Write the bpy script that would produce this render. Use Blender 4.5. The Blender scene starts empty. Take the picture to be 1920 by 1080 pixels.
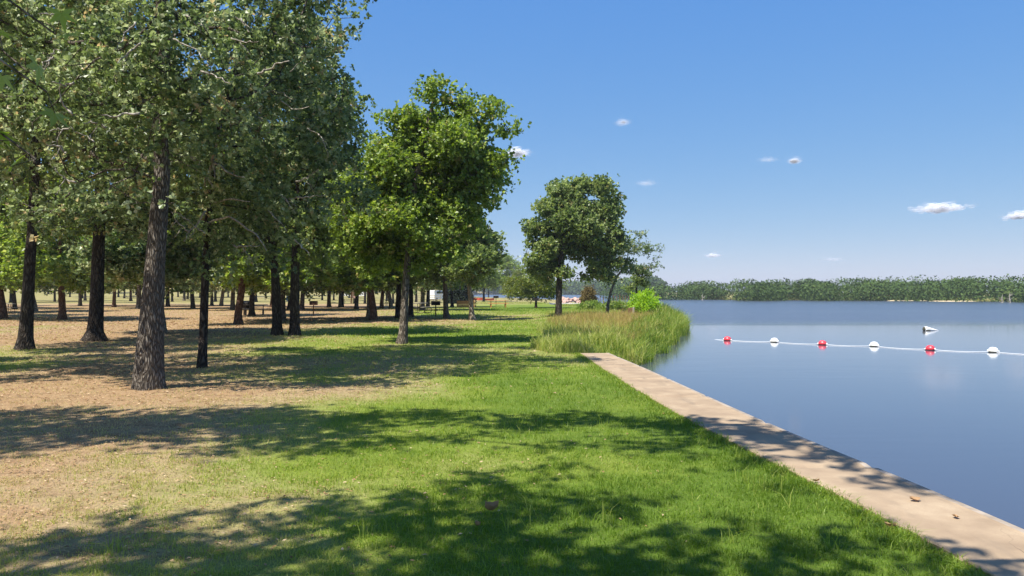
import bpy, math, random
import numpy as np
from mathutils import Vector, Matrix

# ------------------------------------------------------------------ camera, light, exposure
SC = bpy.context.scene
COL = SC.collection
F, CX, HY, EYE = 1478.0, 960.0, 548.0, 1.6          # focal length, centre and horizon row in photo pixels, eye height
WATER_Z = -0.6
cam = bpy.data.cameras.new('camera'); cam_o = bpy.data.objects.new('camera', cam); COL.objects.link(cam_o)
cam.sensor_width = 36.0; cam.lens = 36.0 * F / 1920.0
cam.clip_start = 0.05; cam.clip_end = 30000
cam_o.location = (0, 0, EYE)
cam_o.rotation_euler = (math.radians(90) + math.atan((HY - 540) / F), 0, 0)
SC.camera = cam_o

SUN_EL, SUN_AZ = 60.0, -132.0                         # azimuth from +Y, clockwise positive: the sun stands to the left
el, az = math.radians(SUN_EL), math.radians(SUN_AZ)
sun_dir = Vector((math.sin(az) * math.cos(el), math.cos(az) * math.cos(el), math.sin(el)))
sl = bpy.data.lights.new('sun', 'SUN'); sl.energy = 5.0; sl.angle = math.radians(0.55); sl.color = (1.0, 0.95, 0.86)
so = bpy.data.objects.new('sun', sl); COL.objects.link(so)
so.rotation_euler = (-sun_dir).to_track_quat('-Z', 'Y').to_euler(); so.location = (-20, 0, 60)

W = bpy.data.worlds.new('World'); SC.world = W; W.use_nodes = True
nt = W.node_tree; nt.nodes.clear()
sky = nt.nodes.new('ShaderNodeTexSky'); sky.sky_type = 'NISHITA'; sky.sun_disc = False
sky.sun_elevation = el; sky.sun_rotation = az
sky.air_density = 0.4; sky.dust_density = 0.2; sky.ozone_density = 4.0; sky.altitude = 0
bg = nt.nodes.new('ShaderNodeBackground'); bg.inputs[1].default_value = 0.102
wo = nt.nodes.new('ShaderNodeOutputWorld')
sepc = nt.nodes.new('ShaderNodeSeparateColor'); comc = nt.nodes.new('ShaderNodeCombineColor'); nt.links.new(sky.outputs[0], sepc.inputs[0])
for i_, (pw_, kk_) in enumerate(((.90, 1.03), (.47, 1.68), (.09, 3.70))):      # sky colour graded per channel: a flatter sky than the clear one of the model
    a_ = nt.nodes.new('ShaderNodeMath'); a_.operation = 'POWER'; a_.inputs[1].default_value = pw_; b_ = nt.nodes.new('ShaderNodeMath'); b_.operation = 'MULTIPLY'; b_.inputs[1].default_value = kk_
    nt.links.new(sepc.outputs[i_], a_.inputs[0]); nt.links.new(a_.outputs[0], b_.inputs[0]); nt.links.new(b_.outputs[0], comc.inputs[i_])
nt.links.new(comc.outputs[0], bg.inputs[0]); nt.links.new(bg.outputs[0], wo.inputs[0])

SC.view_settings.view_transform = 'Standard'; SC.view_settings.look = 'None'
SC.view_settings.exposure = 0.90; SC.view_settings.gamma = 1.0
SC.render.engine = 'CYCLES'
cy = SC.cycles
cy.max_bounces = 7; cy.diffuse_bounces = 3; cy.glossy_bounces = 3; cy.transmission_bounces = 4
cy.transparent_max_bounces = 80; cy.volume_bounces = 0
cy.use_denoising = True; cy.sample_clamp_indirect = 6.0
cy.use_adaptive_sampling = False

# ------------------------------------------------------------------ small helpers
def gp(px, py, z=0.0):
    d = (EYE - z) * F / (py - HY)
    return np.array(((px - CX) / F * d, d, z))
def at(px, py, d):
    return np.array(((px - CX) / F * d, d, EYE + (HY - py) / F * d))
def ss(x, a, b):
    t = np.clip((x - a) / (b - a), 0, 1); return t * t * (3 - 2 * t)
def _hash(ix, iy, s):
    n = np.sin(ix * 127.1 + iy * 311.7 + s * 74.7) * 43758.5453
    return n - np.floor(n)
def vn(x, y, s=0):
    x = np.asarray(x, float); y = np.asarray(y, float)
    ix, iy = np.floor(x), np.floor(y); fx, fy = x - ix, y - iy
    fx = fx * fx * (3 - 2 * fx); fy = fy * fy * (3 - 2 * fy)
    a, b, c, d = _hash(ix, iy, s), _hash(ix + 1, iy, s), _hash(ix, iy + 1, s), _hash(ix + 1, iy + 1, s)
    return (a * (1 - fx) + b * fx) * (1 - fy) + (c * (1 - fx) + d * fx) * fy
def fbm(x, y, s=0, o=4):
    v, a, t = 0, .5, 0
    for i in range(o):
        v = v + a * vn(np.asarray(x) * 2 ** i, np.asarray(y) * 2 ** i, s + i * 13); t += a; a *= .55
    return v / t

def tag(o, label=None, cat=None, group=None, kind=None):
    for k, v in (('label', label), ('category', cat), ('group', group), ('kind', kind)):
        if v: o[k] = v
    return o
def np_mesh(name, v, loops, sizes, mat, parent=None, attrs=None, smooth=False, mats=None, midx=None):
    """v (n,3); loops flat vertex ids; sizes: faces' corner count (array or int)"""
    me = bpy.data.meshes.new(name)
    v = np.ascontiguousarray(v, dtype=np.float32); loops = np.ascontiguousarray(loops, dtype=np.int32).ravel()
    if np.isscalar(sizes): sizes = np.full(len(loops) // sizes, sizes, dtype=np.int32)
    sizes = np.asarray(sizes, dtype=np.int32)
    starts = np.concatenate(([0], np.cumsum(sizes)[:-1])).astype(np.int32)
    me.vertices.add(len(v)); me.vertices.foreach_set('co', v.ravel())
    me.loops.add(len(loops)); me.loops.foreach_set('vertex_index', loops)
    me.polygons.add(len(sizes)); me.polygons.foreach_set('loop_start', starts)
    try: me.polygons.foreach_set('loop_total', sizes)
    except Exception: pass
    if attrs:
        for k, a in attrs.items():
            at_ = me.attributes.new(k, 'FLOAT', 'POINT'); at_.data.foreach_set('value', np.asarray(a, dtype=np.float32))
    for m in (mats or [mat]): me.materials.append(m)
    if midx is not None: me.polygons.foreach_set('material_index', np.asarray(midx, dtype=np.int32))
    me.polygons.foreach_set('use_smooth', np.full(len(sizes), smooth, dtype=bool))
    me.update(calc_edges=True); me.validate()
    o = bpy.data.objects.new(name, me); COL.objects.link(o)
    if parent is not None: o.parent = parent
    return o
def empty(name, loc, rz=0.0, sc=1.0):
    o = bpy.data.objects.new(name, None); COL.objects.link(o)
    o.location = tuple(loc); o.rotation_euler = (0, 0, rz); o.scale = (sc, sc, sc); o.empty_display_size = .3
    return o
def children(o): return [c for c in ALLC if c.parent == o]
def copy_tree(o, parent=None):
    c = o.copy(); COL.objects.link(c)
    if parent is not None: c.parent = parent
    for ch in list(o.children): copy_tree(ch, c)
    return c

class MB:
    """collects boxes, tubes and lathes for ONE mesh object"""
    def __init__(s): s.v = []; s.f = []
    def add(s, vs, fs):
        b = len(s.v); s.v += [tuple(p) for p in vs]; s.f += [tuple(i + b for i in f) for f in fs]; return s
    def box(s, c, size, rz=0, rx=0, ry=0, bev=0.0):
        hx, hy, hz = (k / 2 for k in size); M = Matrix.Translation(Vector(tuple(c))) @ Matrix.Rotation(rz, 4, 'Z') @ Matrix.Rotation(ry, 4, 'Y') @ Matrix.Rotation(rx, 4, 'X')
        b = min(bev, hx * .9, hy * .9, hz * .9)
        if b <= 0:
            vs = [M @ Vector((x * hx, y * hy, z * hz)) for z in (-1, 1) for y in (-1, 1) for x in (-1, 1)]
            return s.add(vs, [(0, 2, 3, 1), (4, 5, 7, 6), (0, 1, 5, 4), (2, 6, 7, 3), (0, 4, 6, 2), (1, 3, 7, 5)])
        rings = []
        for z, i in ((-hz, b), (-hz + b, 0), (hz - b, 0), (hz, b)):
            x, y = hx - i, hy - i
            rings.append([M @ Vector(p) for p in ((x, y - b, z), (x - b, y, z), (-x + b, y, z), (-x, y - b, z), (-x, -y + b, z), (-x + b, -y, z), (x - b, -y, z), (x, -y + b, z))])
        vs = [p for r in rings for p in r]; fs = [tuple(reversed(range(8))), tuple(range(24, 32))]
        for r in range(3):
            for i in range(8):
                j = (i + 1) % 8; fs.append((r * 8 + i, r * 8 + j, r * 8 + 8 + j, r * 8 + 8 + i))
        return s.add(vs, fs)
    def tube(s, pts, r, k=8, cap=True):
        pts = [Vector(tuple(p)) for p in pts]; rs = r if hasattr(r, '__len__') else [r] * len(pts)
        vs = []; up = None
        for i, p in enumerate(pts):
            d = (pts[min(i + 1, len(pts) - 1)] - pts[max(i - 1, 0)]).normalized()
            if up is None: up = d.orthogonal().normalized()
            up = (up - d * up.dot(d)).normalized(); w = d.cross(up)
            for j in range(k):
                a = 2 * math.pi * j / k; vs.append(p + (up * math.cos(a) + w * math.sin(a)) * rs[i])
        fs = [(i * k + j, i * k + (j + 1) % k, (i + 1) * k + (j + 1) % k, (i + 1) * k + j) for i in range(len(pts) - 1) for j in range(k)]
        if cap: fs += [tuple(reversed(range(k))), tuple(range((len(pts) - 1) * k, len(pts) * k))]
        return s.add(vs, fs)
    def lathe(s, prof, c=(0, 0, 0), axis=None, k=20):
        M = Matrix.Translation(Vector(tuple(c)))
        if axis is not None: M = M @ Vector(axis).to_track_quat('Z', 'Y').to_matrix().to_4x4()
        vs = []; fs = []
        for r, z in prof:
            for j in range(k):
                a = 2 * math.pi * j / k; vs.append(M @ Vector((r * math.cos(a), r * math.sin(a), z)))
        n = len(prof)
        fs = [(i * k + j, i * k + (j + 1) % k, (i + 1) * k + (j + 1) % k, (i + 1) * k + j) for i in range(n - 1) for j in range(k)]
        fs += [tuple(reversed(range(k))), tuple(range((n - 1) * k, n * k))]
        return s.add(vs, fs)
    def build(s, name, mat, parent=None, smooth=False):
        return np_mesh(name, np.array(s.v), np.concatenate([np.array(f) for f in s.f]), np.array([len(f) for f in s.f]), mat, parent, smooth=smooth)

# ------------------------------------------------------------------ materials
class NT:
    def __init__(s, name):
        s.m = bpy.data.materials.new(name); s.m.use_nodes = True; s.t = s.m.node_tree; s.t.nodes.clear()
        s.out = s.n('ShaderNodeOutputMaterial')
    def n(s, t, **kw):
        x = s.t.nodes.new(t)
        for k, v in kw.items(): setattr(x, k, v)
        return x
    def l(s, a, b): s.t.links.new(a, b); return b
    def pos(s): return s.n('ShaderNodeNewGeometry').outputs['Position']
    def objc(s): return s.n('ShaderNodeTexCoord').outputs['Object']
    def map(s, v, scale):
        m = s.n('ShaderNodeMapping'); s.l(v, m.inputs[0]); m.inputs['Scale'].default_value = scale; return m.outputs[0]
    def noise(s, v, scale, detail=4, rough=.55, dist=0.0):
        x = s.n('ShaderNodeTexNoise'); s.l(v, x.inputs['Vector']); x.inputs['Scale'].default_value = scale
        x.inputs['Detail'].default_value = detail; x.inputs['Roughness'].default_value = rough; x.inputs['Distortion'].default_value = dist
        return x.outputs['Fac']
    def ramp(s, f, stops, interp='LINEAR'):
        r = s.n('ShaderNodeValToRGB'); r.color_ramp.interpolation = interp; e = r.color_ramp.elements
        while len(e) < len(stops): e.new(.5)
        for i, (p, c) in enumerate(stops):
            e[i].position = p; e[i].color = (*c, 1) if len(c) == 3 else c
        s.l(f, r.inputs[0]); return r.outputs[0]
    def rng(s, f, a, b, c=0., d=1.):
        m = s.n('ShaderNodeMapRange'); s.l(f, m.inputs[0])
        for i, v in enumerate((a, b, c, d)): m.inputs[i + 1].default_value = v
        return m.outputs[0]
    def math(s, op, a, b=None, clamp=False):
        m = s.n('ShaderNodeMath', operation=op, use_clamp=clamp)
        for i, v in enumerate((a, b)):
            if v is None: continue
            if isinstance(v, (int, float)): m.inputs[i].default_value = v
            else: s.l(v, m.inputs[i])
        return m.outputs[0]
    def mix(s, f, a, b, mode='MIX'):
        m = s.n('ShaderNodeMix', data_type='RGBA', blend_type=mode)
        for i, v in ((0, f), (6, a), (7, b)):
            if isinstance(v, (int, float)): m.inputs[i].default_value = v
            elif isinstance(v, tuple): m.inputs[i].default_value = (*v, 1)
            else: s.l(v, m.inputs[i])
        return m.outputs[2]
    def attr(s, n): return s.n('ShaderNodeAttribute', attribute_name=n).outputs['Fac']
    def bump(s, h, strength, dist):
        b = s.n('ShaderNodeBump'); s.l(h, b.inputs['Height']); b.inputs['Strength'].default_value = strength; b.inputs['Distance'].default_value = dist
        return b.outputs[0]
    def prin(s, col, rough=.8, spec=.3, normal=None, metal=0.0):
        p = s.n('ShaderNodeBsdfPrincipled')
        for k, v in (('Base Color', col), ('Roughness', rough), ('Specular IOR Level', spec), ('Metallic', metal)):
            if isinstance(v, tuple): p.inputs[k].default_value = (*v, 1)
            elif isinstance(v, (int, float)): p.inputs[k].default_value = v
            else: s.l(v, p.inputs[k])
        if normal is not None: s.l(normal, p.inputs['Normal'])
        return p
    def done(s, sh): s.l(sh, s.out.inputs[0]); return s.m

def simple(name, a, b, scale=8, rough=.7, spec=.3, metal=0., bump=0.0):
    t = NT(name); p = t.objc(); n = t.noise(p, scale, 5, .6)
    c = t.ramp(n, [(.3, a), (.7, b)])
    nm = t.bump(n, bump, .01) if bump else None
    return t.done(t.prin(c, rough, spec, nm, metal).outputs[0])

def leaf_mat(name, stops, trans=.35, rough=.42, spec=.45):
    t = NT(name); c = t.ramp(t.attr('tint'), stops)
    p = t.prin(c, rough, spec)
    tr = t.n('ShaderNodeBsdfTranslucent')
    hs = t.n('ShaderNodeHueSaturation'); hs.inputs['Saturation'].default_value = 1.15; hs.inputs['Value'].default_value = 1.5; hs.inputs['Hue'].default_value = .485
    t.l(c, hs.inputs['Color']); t.l(hs.outputs[0], tr.inputs[0])
    mx = t.n('ShaderNodeMixShader'); mx.inputs[0].default_value = trans
    t.l(p.outputs[0], mx.inputs[1]); t.l(tr.outputs[0], mx.inputs[2])
    return t.done(mx.outputs[0])
M = {}
M['leaf_grey'] = leaf_mat('leaf_grey_green', [(0, (.065, .100, .040)), (.45, (.175, .245, .085)), (.85, (.42, .48, .27)), (1, (.42, .34, .17))], .42, .42, .5)
M['leaf_bright'] = leaf_mat('leaf_bright_green', [(0, (.085, .14, .022)), (.5, (.20, .295, .055)), (.9, (.38, .47, .14)), (1, (.36, .34, .12))], .48, .4, .5)
M['leaf_dark'] = leaf_mat('leaf_dark_green', [(0, (.07, .115, .030)), (.5, (.18, .25, .075)), (.9, (.36, .43, .16)), (1, (.28, .26, .10))], .48, .42, .5)
M['leaf_yellow'] = leaf_mat('leaf_yellow_green', [(0, (.09, .13, .015)), (.5, (.15, .20, .03)), (1, (.24, .25, .05))], .4)
M['leaf_willow'] = leaf_mat('leaf_willow', [(0, (.22, .36, .03)), (.5, (.32, .50, .05)), (1, (.42, .60, .09))], .5)
M['leaf_far'] = leaf_mat('leaf_far', [(0, (.034, .062, .018)), (.5, (.062, .105, .030)), (1, (.10, .145, .042))], .12, .8, .08)
M['leaf_brown'] = leaf_mat('leaf_brown', [(0, (.11, .085, .03)), (.5, (.19, .145, .055)), (1, (.27, .22, .09))], .25, .7, .2)
M['leaf_cedar_shade'] = leaf_mat('leaf_cedar_shade', [(0, (.010, .018, .009)), (.5, (.016, .028, .014)), (1, (.03, .045, .02))], .05, .7, .2)  # near black foliage: the shade on the cedars is put into the colour
M['grass'] = leaf_mat('grass_blades', [(0, (.115, .195, .020)), (.25, (.205, .30, .040)), (.5, (.33, .37, .085)), (.75, (.44, .42, .15)), (1, (.56, .45, .24))], .45, .5, .35)
M['reed'] = leaf_mat('reed_blades', [(0, (.08, .15, .014)), (.4, (.19, .28, .035)), (.75, (.40, .42, .10)), (1, (.56, .52, .24))], .35, .5, .35)
M['sedge'] = leaf_mat('sedge_blades', [(0, (.18, .24, .04)), (.4, (.36, .34, .09)), (.75, (.34, .22, .085)), (1, (.50, .40, .18))], .3, .7, .2)
M['litter'] = leaf_mat('dead_leaves', [(0, (.16, .085, .04)), (.5, (.33, .20, .10)), (1, (.50, .38, .24))], .1, .7, .2)

def bark(name, dark, mid, light, sc=(16, 16, 3.6)):
    t = NT(name); p = t.objc()
    w = t.noise(p, 3.0, 3, .6)
    comb = t.n('ShaderNodeVectorMath', operation='ADD'); t.l(t.map(p, sc), comb.inputs[0])
    cx = t.n('ShaderNodeCombineXYZ'); t.l(t.math('MULTIPLY', w, 3.0), cx.inputs[0]); t.l(t.math('MULTIPLY', w, 2.2), cx.inputs[1]); t.l(cx.outputs[0], comb.inputs[1])
    v = t.n('ShaderNodeTexVoronoi', feature='DISTANCE_TO_EDGE'); t.l(comb.outputs[0], v.inputs['Vector']); v.inputs['Scale'].default_value = 1.0
    crack = t.rng(v.outputs[0], 0, .28)
    n = t.noise(t.map(p, (30, 30, 8)), 1.0, 5, .65)
    h = t.math('ADD', t.math('MULTIPLY', crack, .8), t.math('MULTIPLY', n, .45))
    c = t.ramp(h, [(.12, dark), (.55, mid), (1, light)])
    big = t.noise(p, 1.6, 3, .5); c = t.mix(t.rng(big, .35, .7, 0, .55), c, mid)
    return t.done(t.prin(c, .92, .15, t.bump(h, 1.0, .035)).outputs[0])
M['bark_grey'] = bark('bark_grey', (.030, .024, .018), (.13, .105, .08), (.27, .235, .19), (20, 20, 4.2))
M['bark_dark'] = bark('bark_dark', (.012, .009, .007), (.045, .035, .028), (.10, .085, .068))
M['bark_red'] = bark('bark_red_brown', (.03, .016, .010), (.12, .062, .04), (.21, .13, .09))
M['bark_lit_or_dead'] = bark('bark_lit_or_dead', (.16, .14, .11), (.32, .29, .24), (.48, .45, .39), (8, 8, 8))  # pale: sunlight on bare branches put into the colour; also bleached dead wood
M['bark_old'] = bark('bark_old', (.025, .020, .016), (.115, .096, .076), (.27, .24, .20), (32, 32, 6.5))
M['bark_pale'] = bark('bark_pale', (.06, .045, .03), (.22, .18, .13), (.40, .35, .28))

# ------------------------------------------------------------------ lake outline (metres, photo's water edge laid on the ground)
def wp(px, py): p = gp(px, py, WATER_Z); return (p[0], p[1])
WALL_R = [(3.75, -30.0), (3.55, -5.0), (3.40, 5.0), (3.30, 6.6), (3.16, 8.1), (3.03, 10.1), (2.90, 12.9), (2.74, 16.4), (2.50, 20.3)]
WALL_L = [(2.95, -30.0), (2.78, -5.0), (2.67, 4.6), (2.60, 5.6), (2.46, 6.9), (2.30, 8.4), (2.14, 10.3), (1.98, 13.4), (1.86, 16.6), (1.76, 20.3)]
near_shore = [(3.35, -40.0), (3.15, -5.0), (3.02, 5.0), (2.9, 6.6), (2.76, 8.1), (2.63, 10.1), (2.5, 12.9), (2.34, 16.4), (2.15, 20.1), (2.5, 21.6), (3.5, 23.8),
              (4.7, 27.5), (6.2, 33), (7.9, 39), (9.6, 46), (11.0, 52), (11.9, 58), (12.3, 64), (12.2, 72), (12.0, 82), (12.4, 92), (11.6, 98), (8.8, 99), (6.4, 101), (4.6, 112),
              (5.8, 131), (9.5, 138), (12.8, 139), (13.6, 150), (12.5, 200), (8.0, 260), (-6, 300), (-20, 345), (-36, 380)]
far_shore = [(-38, 760), (46, 790), (95, 640), (70, 420), (62, 300), (56, 250), (66, 222), (85, 220), (115, 205), (110, 196), (114, 190), (132, 182), (170, 165), (300, 140), (700, 120), (900, -200), (400, -400), (60, -300)]
LAKE = np.array(near_shore + far_shore, float)
def lake_sd(x, y):
    """signed distance to the shore, positive on land"""
    x = np.asarray(x, float); y = np.asarray(y, float)
    best = np.full(x.shape, 1e9); inside = np.zeros(x.shape, bool)
    n = len(LAKE)
    for i in range(n):
        ax, ay = LAKE[i]; bx, by = LAKE[(i + 1) % n]
        dx, dy = bx - ax, by - ay
        t = np.clip(((x - ax) * dx + (y - ay) * dy) / (dx * dx + dy * dy), 0, 1)
        best = np.minimum(best, np.hypot(x - ax - t * dx, y - ay - t * dy))
        c = ((ay > y) != (by > y)) & (x < dx * (y - ay) / (by - ay + 1e-12) + ax)
        inside ^= c
    return np.where(inside, -best, best)
def land(x, y):
    z = ss(y, 150, 480) * 7.5 * ss(x * -1, 8, 60)
    far = (y > 120) & (x > 20)
    return z
def ground_h(x, y):
    x = np.asarray(x, float); y = np.asarray(y, float)
    sd = lake_sd(x, y)
    wob = (fbm(x * .8, y * .8, 5) - .5)
    nearw = (y < 21) & (x < 10)
    sd2 = sd + np.where(nearw, 0, wob * 1.2)
    back = ss(y, 108, 125)                                     # the banks behind the point are lower
    z = land(x, y)
    low = np.where((y > 105) & (x > -30), -.30, 0) * back
    fars = ss(np.hypot(x - 0, y - 0), 150, 165) * ss(x + .25 * y, 40, 60)
    bank = z + low * (1 - fars) - .35 * fars + fars * ss(sd, 2, 60) * 1.6
    w = np.where(nearw, .45, 1.6)
    t = ss(sd2, -w, w * .6 + .0)
    zz = -1.9 + (bank + 1.9) * t
    micro = (fbm(x * 1.3, y * 1.3, 9) - .5) * .05 + (fbm(x * .25, y * .25, 19, 2) - .5) * .10 * ss(y, 8, 25)
    return zz + micro * t * np.where(nearw & (x > 1.4), .4, 1.0)
def gz(x, y): return float(ground_h(np.array([x]), np.array([y]))[0])
def dryness(x, y):
    """0 lush green lawn .. 1 bare sandy soil"""
    x = np.asarray(x, float); y = np.asarray(y, float)
    xb = np.interp(y, [0, 4, 6, 8, 11, 14, 20, 26, 34, 45, 60, 90, 140, 200], [-2.4, -2.1, -2.0, -2.5, -3.0, -4.2, -6.0, -7.2, -8.5, -8.0, -8.5, -11, -16, -20])
    wd = np.interp(y, [0, 6, 12, 25, 50, 120], [2.2, 2.4, 3.0, 5.0, 7.0, 12.0])
    d = .5 - (x - xb) / wd * .5
    n = fbm(x * .55, y * .55, 3, 5) - .5; n2 = fbm(x * .14 + 3, y * .14, 8, 3) - .5
    d = np.clip(d, -.1, .92) + n * .75 + n2 * .45
    d = d - .40 * ss(y, 12.5, 15) * ss(44 - y, 0, 16) * ss(-x, 1, 6) + .30 * ss(y, 24, 36) * ss(80 - y, 0, 20) * (x > -6) * ss(x, -6, -2)  # grassier band under trees; part of its shade put into the greener colour
    lush = ss(x, .3, 2.2) * ss(22 - y, 0, 6)
    d = d - .12 * lush + .26 * ss(y, 9, 15) * ss(60 - y, 0, 15) * ss(n2, -.2, .1) + .16 * ss(y, 8, 16)
    fm = ss(y, 85, 120); d = d * (1 - fm) + (.60 + .2 * n) * fm             # pale hay meadow behind the grove
    return np.clip(d, 0, 1)

def lines(segs):
    out = []
    for a, b, st in segs: out += list(np.arange(a, b, st))
    return out
gx = lines([(-60, -14, .9), (-14, 6, .2), (6, 16, .3), (16, 70, 1.0)])
gx = [-6000, -3000, -1500, -900, -600, -450, -350, -280, -230, -190, -160, -135, -115, -100, -90, -80, -70] + gx + [70, 78, 86, 95, 105, 115, 125, 135, 150, 170, 200, 240, 300, 400, 550, 750, 1000, 2000, 6000]
gy = [-6000, -2000, -700, -400, -300, -150, -60, -30, -15, -8, -4, -2, 0] + lines([(1, 24, .2), (24, 66, .5), (66, 145, 1.2), (145, 260, 4), (260, 520, 12)]) + [540, 580, 630, 690, 760, 840, 950, 1100, 1400, 2000, 3000, 6000]
GX, GY = np.meshgrid(np.array(gx), np.array(gy)); nx, ny = len(gx), len(gy)
gxx, gyy = GX.ravel(), GY.ravel(); gzz = ground_h(gxx, gyy)
gdry = dryness(gxx, gyy); gsd = lake_sd(gxx, gyy)
idx = np.arange(nx * ny).reshape(ny, nx)
quads = np.stack([idx[:-1, :-1], idx[:-1, 1:], idx[1:, 1:], idx[1:, :-1]], -1).reshape(-1, 4)
t = NT('lawn_and_soil'); P = t.pos()
dry = t.attr('dry'); n1 = t.noise(P, 9.0, 6, .7); n2 = t.noise(P, 55.0, 4, .7); n3 = t.noise(P, 1.7, 4, .6)
df = t.math('ADD', dry, t.math('MULTIPLY', t.math('SUBTRACT', n1, .5), .55)); df = t.math('ADD', df, t.math('MULTIPLY', t.math('SUBTRACT', n3, .5), .35))
c = t.ramp(df, [(.0, (.10, .17, .018)), (.28, (.18, .24, .03)), (.48, (.26, .28, .08)), (.64, (.34, .285, .13)), (.82, (.38, .275, .155)), (1, (.37, .24, .135))])
pat = t.noise(t.map(P, (1, 1.4, 1)), 2.6, 6, .72, .6)
c = t.mix(t.math('MULTIPLY', t.rng(pat, .50, .66, 0, .6), t.rng(dry, .35, .7)), c, (.15, .085, .045))
c = t.mix(t.rng(n2, .3, .62, .6, 0), c, (.05, .042, .02))
mud = t.mix(t.rng(t.noise(P, 3.0), .3, .7), (.10, .075, .045), (.19, .15, .09))
c = t.mix(t.attr('mud'), c, mud)
hgt = t.math('ADD', n1, t.math('MULTIPLY', n2, .5))
M['ground'] = t.done(t.prin(c, .95, .1, t.bump(hgt, .8, .03)).outputs[0])
mudv = ss(-gzz, .32, .55)
g = np_mesh('ground', np.stack([gxx, gyy, gzz], 1), quads.ravel(), 4, M['ground'], attrs={'dry': gdry, 'mud': mudv}, smooth=True)
tag(g, kind='structure')

# water
t = NT('lake_water'); P = t.pos(); sp = t.n('ShaderNodeSeparateXYZ'); t.l(P, sp.inputs[0])
edge = t.math('ADD', sp.outputs[1], t.math('MULTIPLY', t.noise(t.map(P, (.05, .35, 1)), 1.0, 3), 10.0)); edge = t.math('ADD', edge, t.math('MULTIPLY', sp.outputs[0], -.05))
wind = t.rng(edge, 56.0, 68.0)
wind = t.math('MULTIPLY', wind, t.rng(t.noise(t.map(P, (.006, .03, 1)), 1.0, 3), .25, .5, .55, 1.0))
small = t.noise(t.map(P, (1.2, 4.0, 1)), 1.0, 3, .5); mid = t.noise(t.map(P, (.35, 1.0, 1)), 1.0, 2)
h = t.math('ADD', t.math('MULTIPLY', small, .35), mid)
b1 = t.n('ShaderNodeBump'); t.l(h, b1.inputs['Height']); b1.inputs['Distance'].default_value = .02
t.l(t.math('ADD', wind, t.rng(t.noise(t.map(P, (.06, .3, 1)), 1.0, 4, .6), .42, .62, .02, .22)), b1.inputs['Strength'])
rip = t.noise(t.map(P, (1.6, 4.5, 1)), 1.0, 4, .6)
b2 = t.n('ShaderNodeBump'); t.l(rip, b2.inputs['Height']); b2.inputs['Distance'].default_value = .10; t.l(wind, b2.inputs['Strength']); t.l(b1.outputs[0], b2.inputs['Normal'])
pw = t.prin((.055, .066, .095), .03, .5, b2.outputs[0]); pw.inputs['IOR'].default_value = 1.333
t.l(t.rng(wind, 0, 1, .085, .20), pw.inputs['Roughness'])
M['water'] = t.done(pw.outputs[0])
wv = np.array([(-80, 100, WATER_Z), (-80, 1200, WATER_Z), (1500, 1200, WATER_Z), (1500, -600, WATER_Z), (2.2, -600, WATER_Z), (2.0, 19, WATER_Z), (1.6, 30, WATER_Z), (3.5, 100, WATER_Z)])
w = np_mesh('lake_water', wv, np.arange(len(wv))[::-1], np.array([len(wv)]), M['water']); tag(w, kind='structure')

# ------------------------------------------------------------------ concrete walkway along the lake wall
t = NT('walkway_concrete'); P = t.pos()
a = t.noise(P, 2.2, 5, .6); b = t.noise(P, 90, 3, .8); s3 = t.noise(t.map(P, (3, .8, 1)), 1.5, 4)
c = t.ramp(a, [(.3, (.24, .175, .112)), (.55, (.34, .255, .165)), (.75, (.43, .335, .222))])
c = t.mix(t.rng(b, .35, .65, .45, 0), c, (.25, .18, .13)); c = t.mix(t.rng(s3, .55, .70, 0, .6), c, (.20, .155, .11))
ck = t.n('ShaderNodeTexVoronoi', feature='DISTANCE_TO_EDGE'); cw = t.n('ShaderNodeVectorMath', operation='ADD'); nz = t.n('ShaderNodeTexNoise'); t.l(P, nz.inputs['Vector']); nz.inputs['Scale'].default_value = 3.0
t.l(t.map(P, (.9, .32, .3)), cw.inputs[0]); nsc = t.n('ShaderNodeVectorMath', operation='SCALE'); t.l(nz.outputs['Color'], nsc.inputs[0]); nsc.inputs['Scale'].default_value = .28; t.l(nsc.outputs[0], cw.inputs[1]); t.l(cw.outputs[0], ck.inputs['Vector']); ck.inputs['Scale'].default_value = 1.0
c = t.mix(t.math('MULTIPLY', t.rng(ck.outputs[0], .0, .006, .7, 0), t.rng(t.noise(P, .6, 2), .5, .56)), c, (.07, .05, .035))
M['concrete'] = t.done(t.prin(c, .9, .25, t.bump(t.math('ADD', b, a), .4, .006)).outputs[0])
t = NT('wall_edge_concrete'); P = t.pos(); a = t.noise(P, 6, 5, .6)
M['edge'] = t.done(t.prin(t.ramp(a, [(.3, (.20, .16, .12)), (.7, (.38, .32, .26))]), .9, .2).outputs[0])
ys = np.concatenate([np.arange(-30, 3, 1.0), np.arange(3, 20.31, .1)]); ys[-1] = 20.3
xr = np.interp(ys, [p[1] for p in WALL_R], [p[0] for p in WALL_R]); xl = np.interp(ys, [p[1] for p in WALL_L], [p[0] for p in WALL_L])
def smooth_(a): 
    for _ in range(60): a[1:-1] = (a[:-2] + a[1:-1] * 2 + a[2:]) / 4
    return a
xr, xl = smooth_(xr), smooth_(xl)
xl_j = xl + (fbm(ys * 6, ys * 0, 4) - .5) * .02
prof = []
joint = np.zeros(len(ys))
for jy in np.arange(-28.9, 20, 2.4): joint = np.maximum(joint, (np.abs(ys - jy) < .055) * 1.0)
wvs = []
for i, y in enumerate(ys):
    zt = .035 - .018 * joint[i]
    wvs += [(xl_j[i], y, -.3), (xl_j[i], y, zt - .01), (xl_j[i] + .01, y, zt), (xr[i] - .10, y, zt + .001), (xr[i] - .07, y, zt + .006), (xr[i] - .015, y, zt + .006), (xr[i], y, zt - .012), (xr[i] + .004, y, -1.9)]
k = 8; n = len(ys); fs = []; mi = []
for i in range(n - 1):
    for j in range(k - 1):
        fs += [i * k + j, i * k + j + 1, (i + 1) * k + j + 1, (i + 1) * k + j]; mi.append(1 if j >= 4 else 0)
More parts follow.
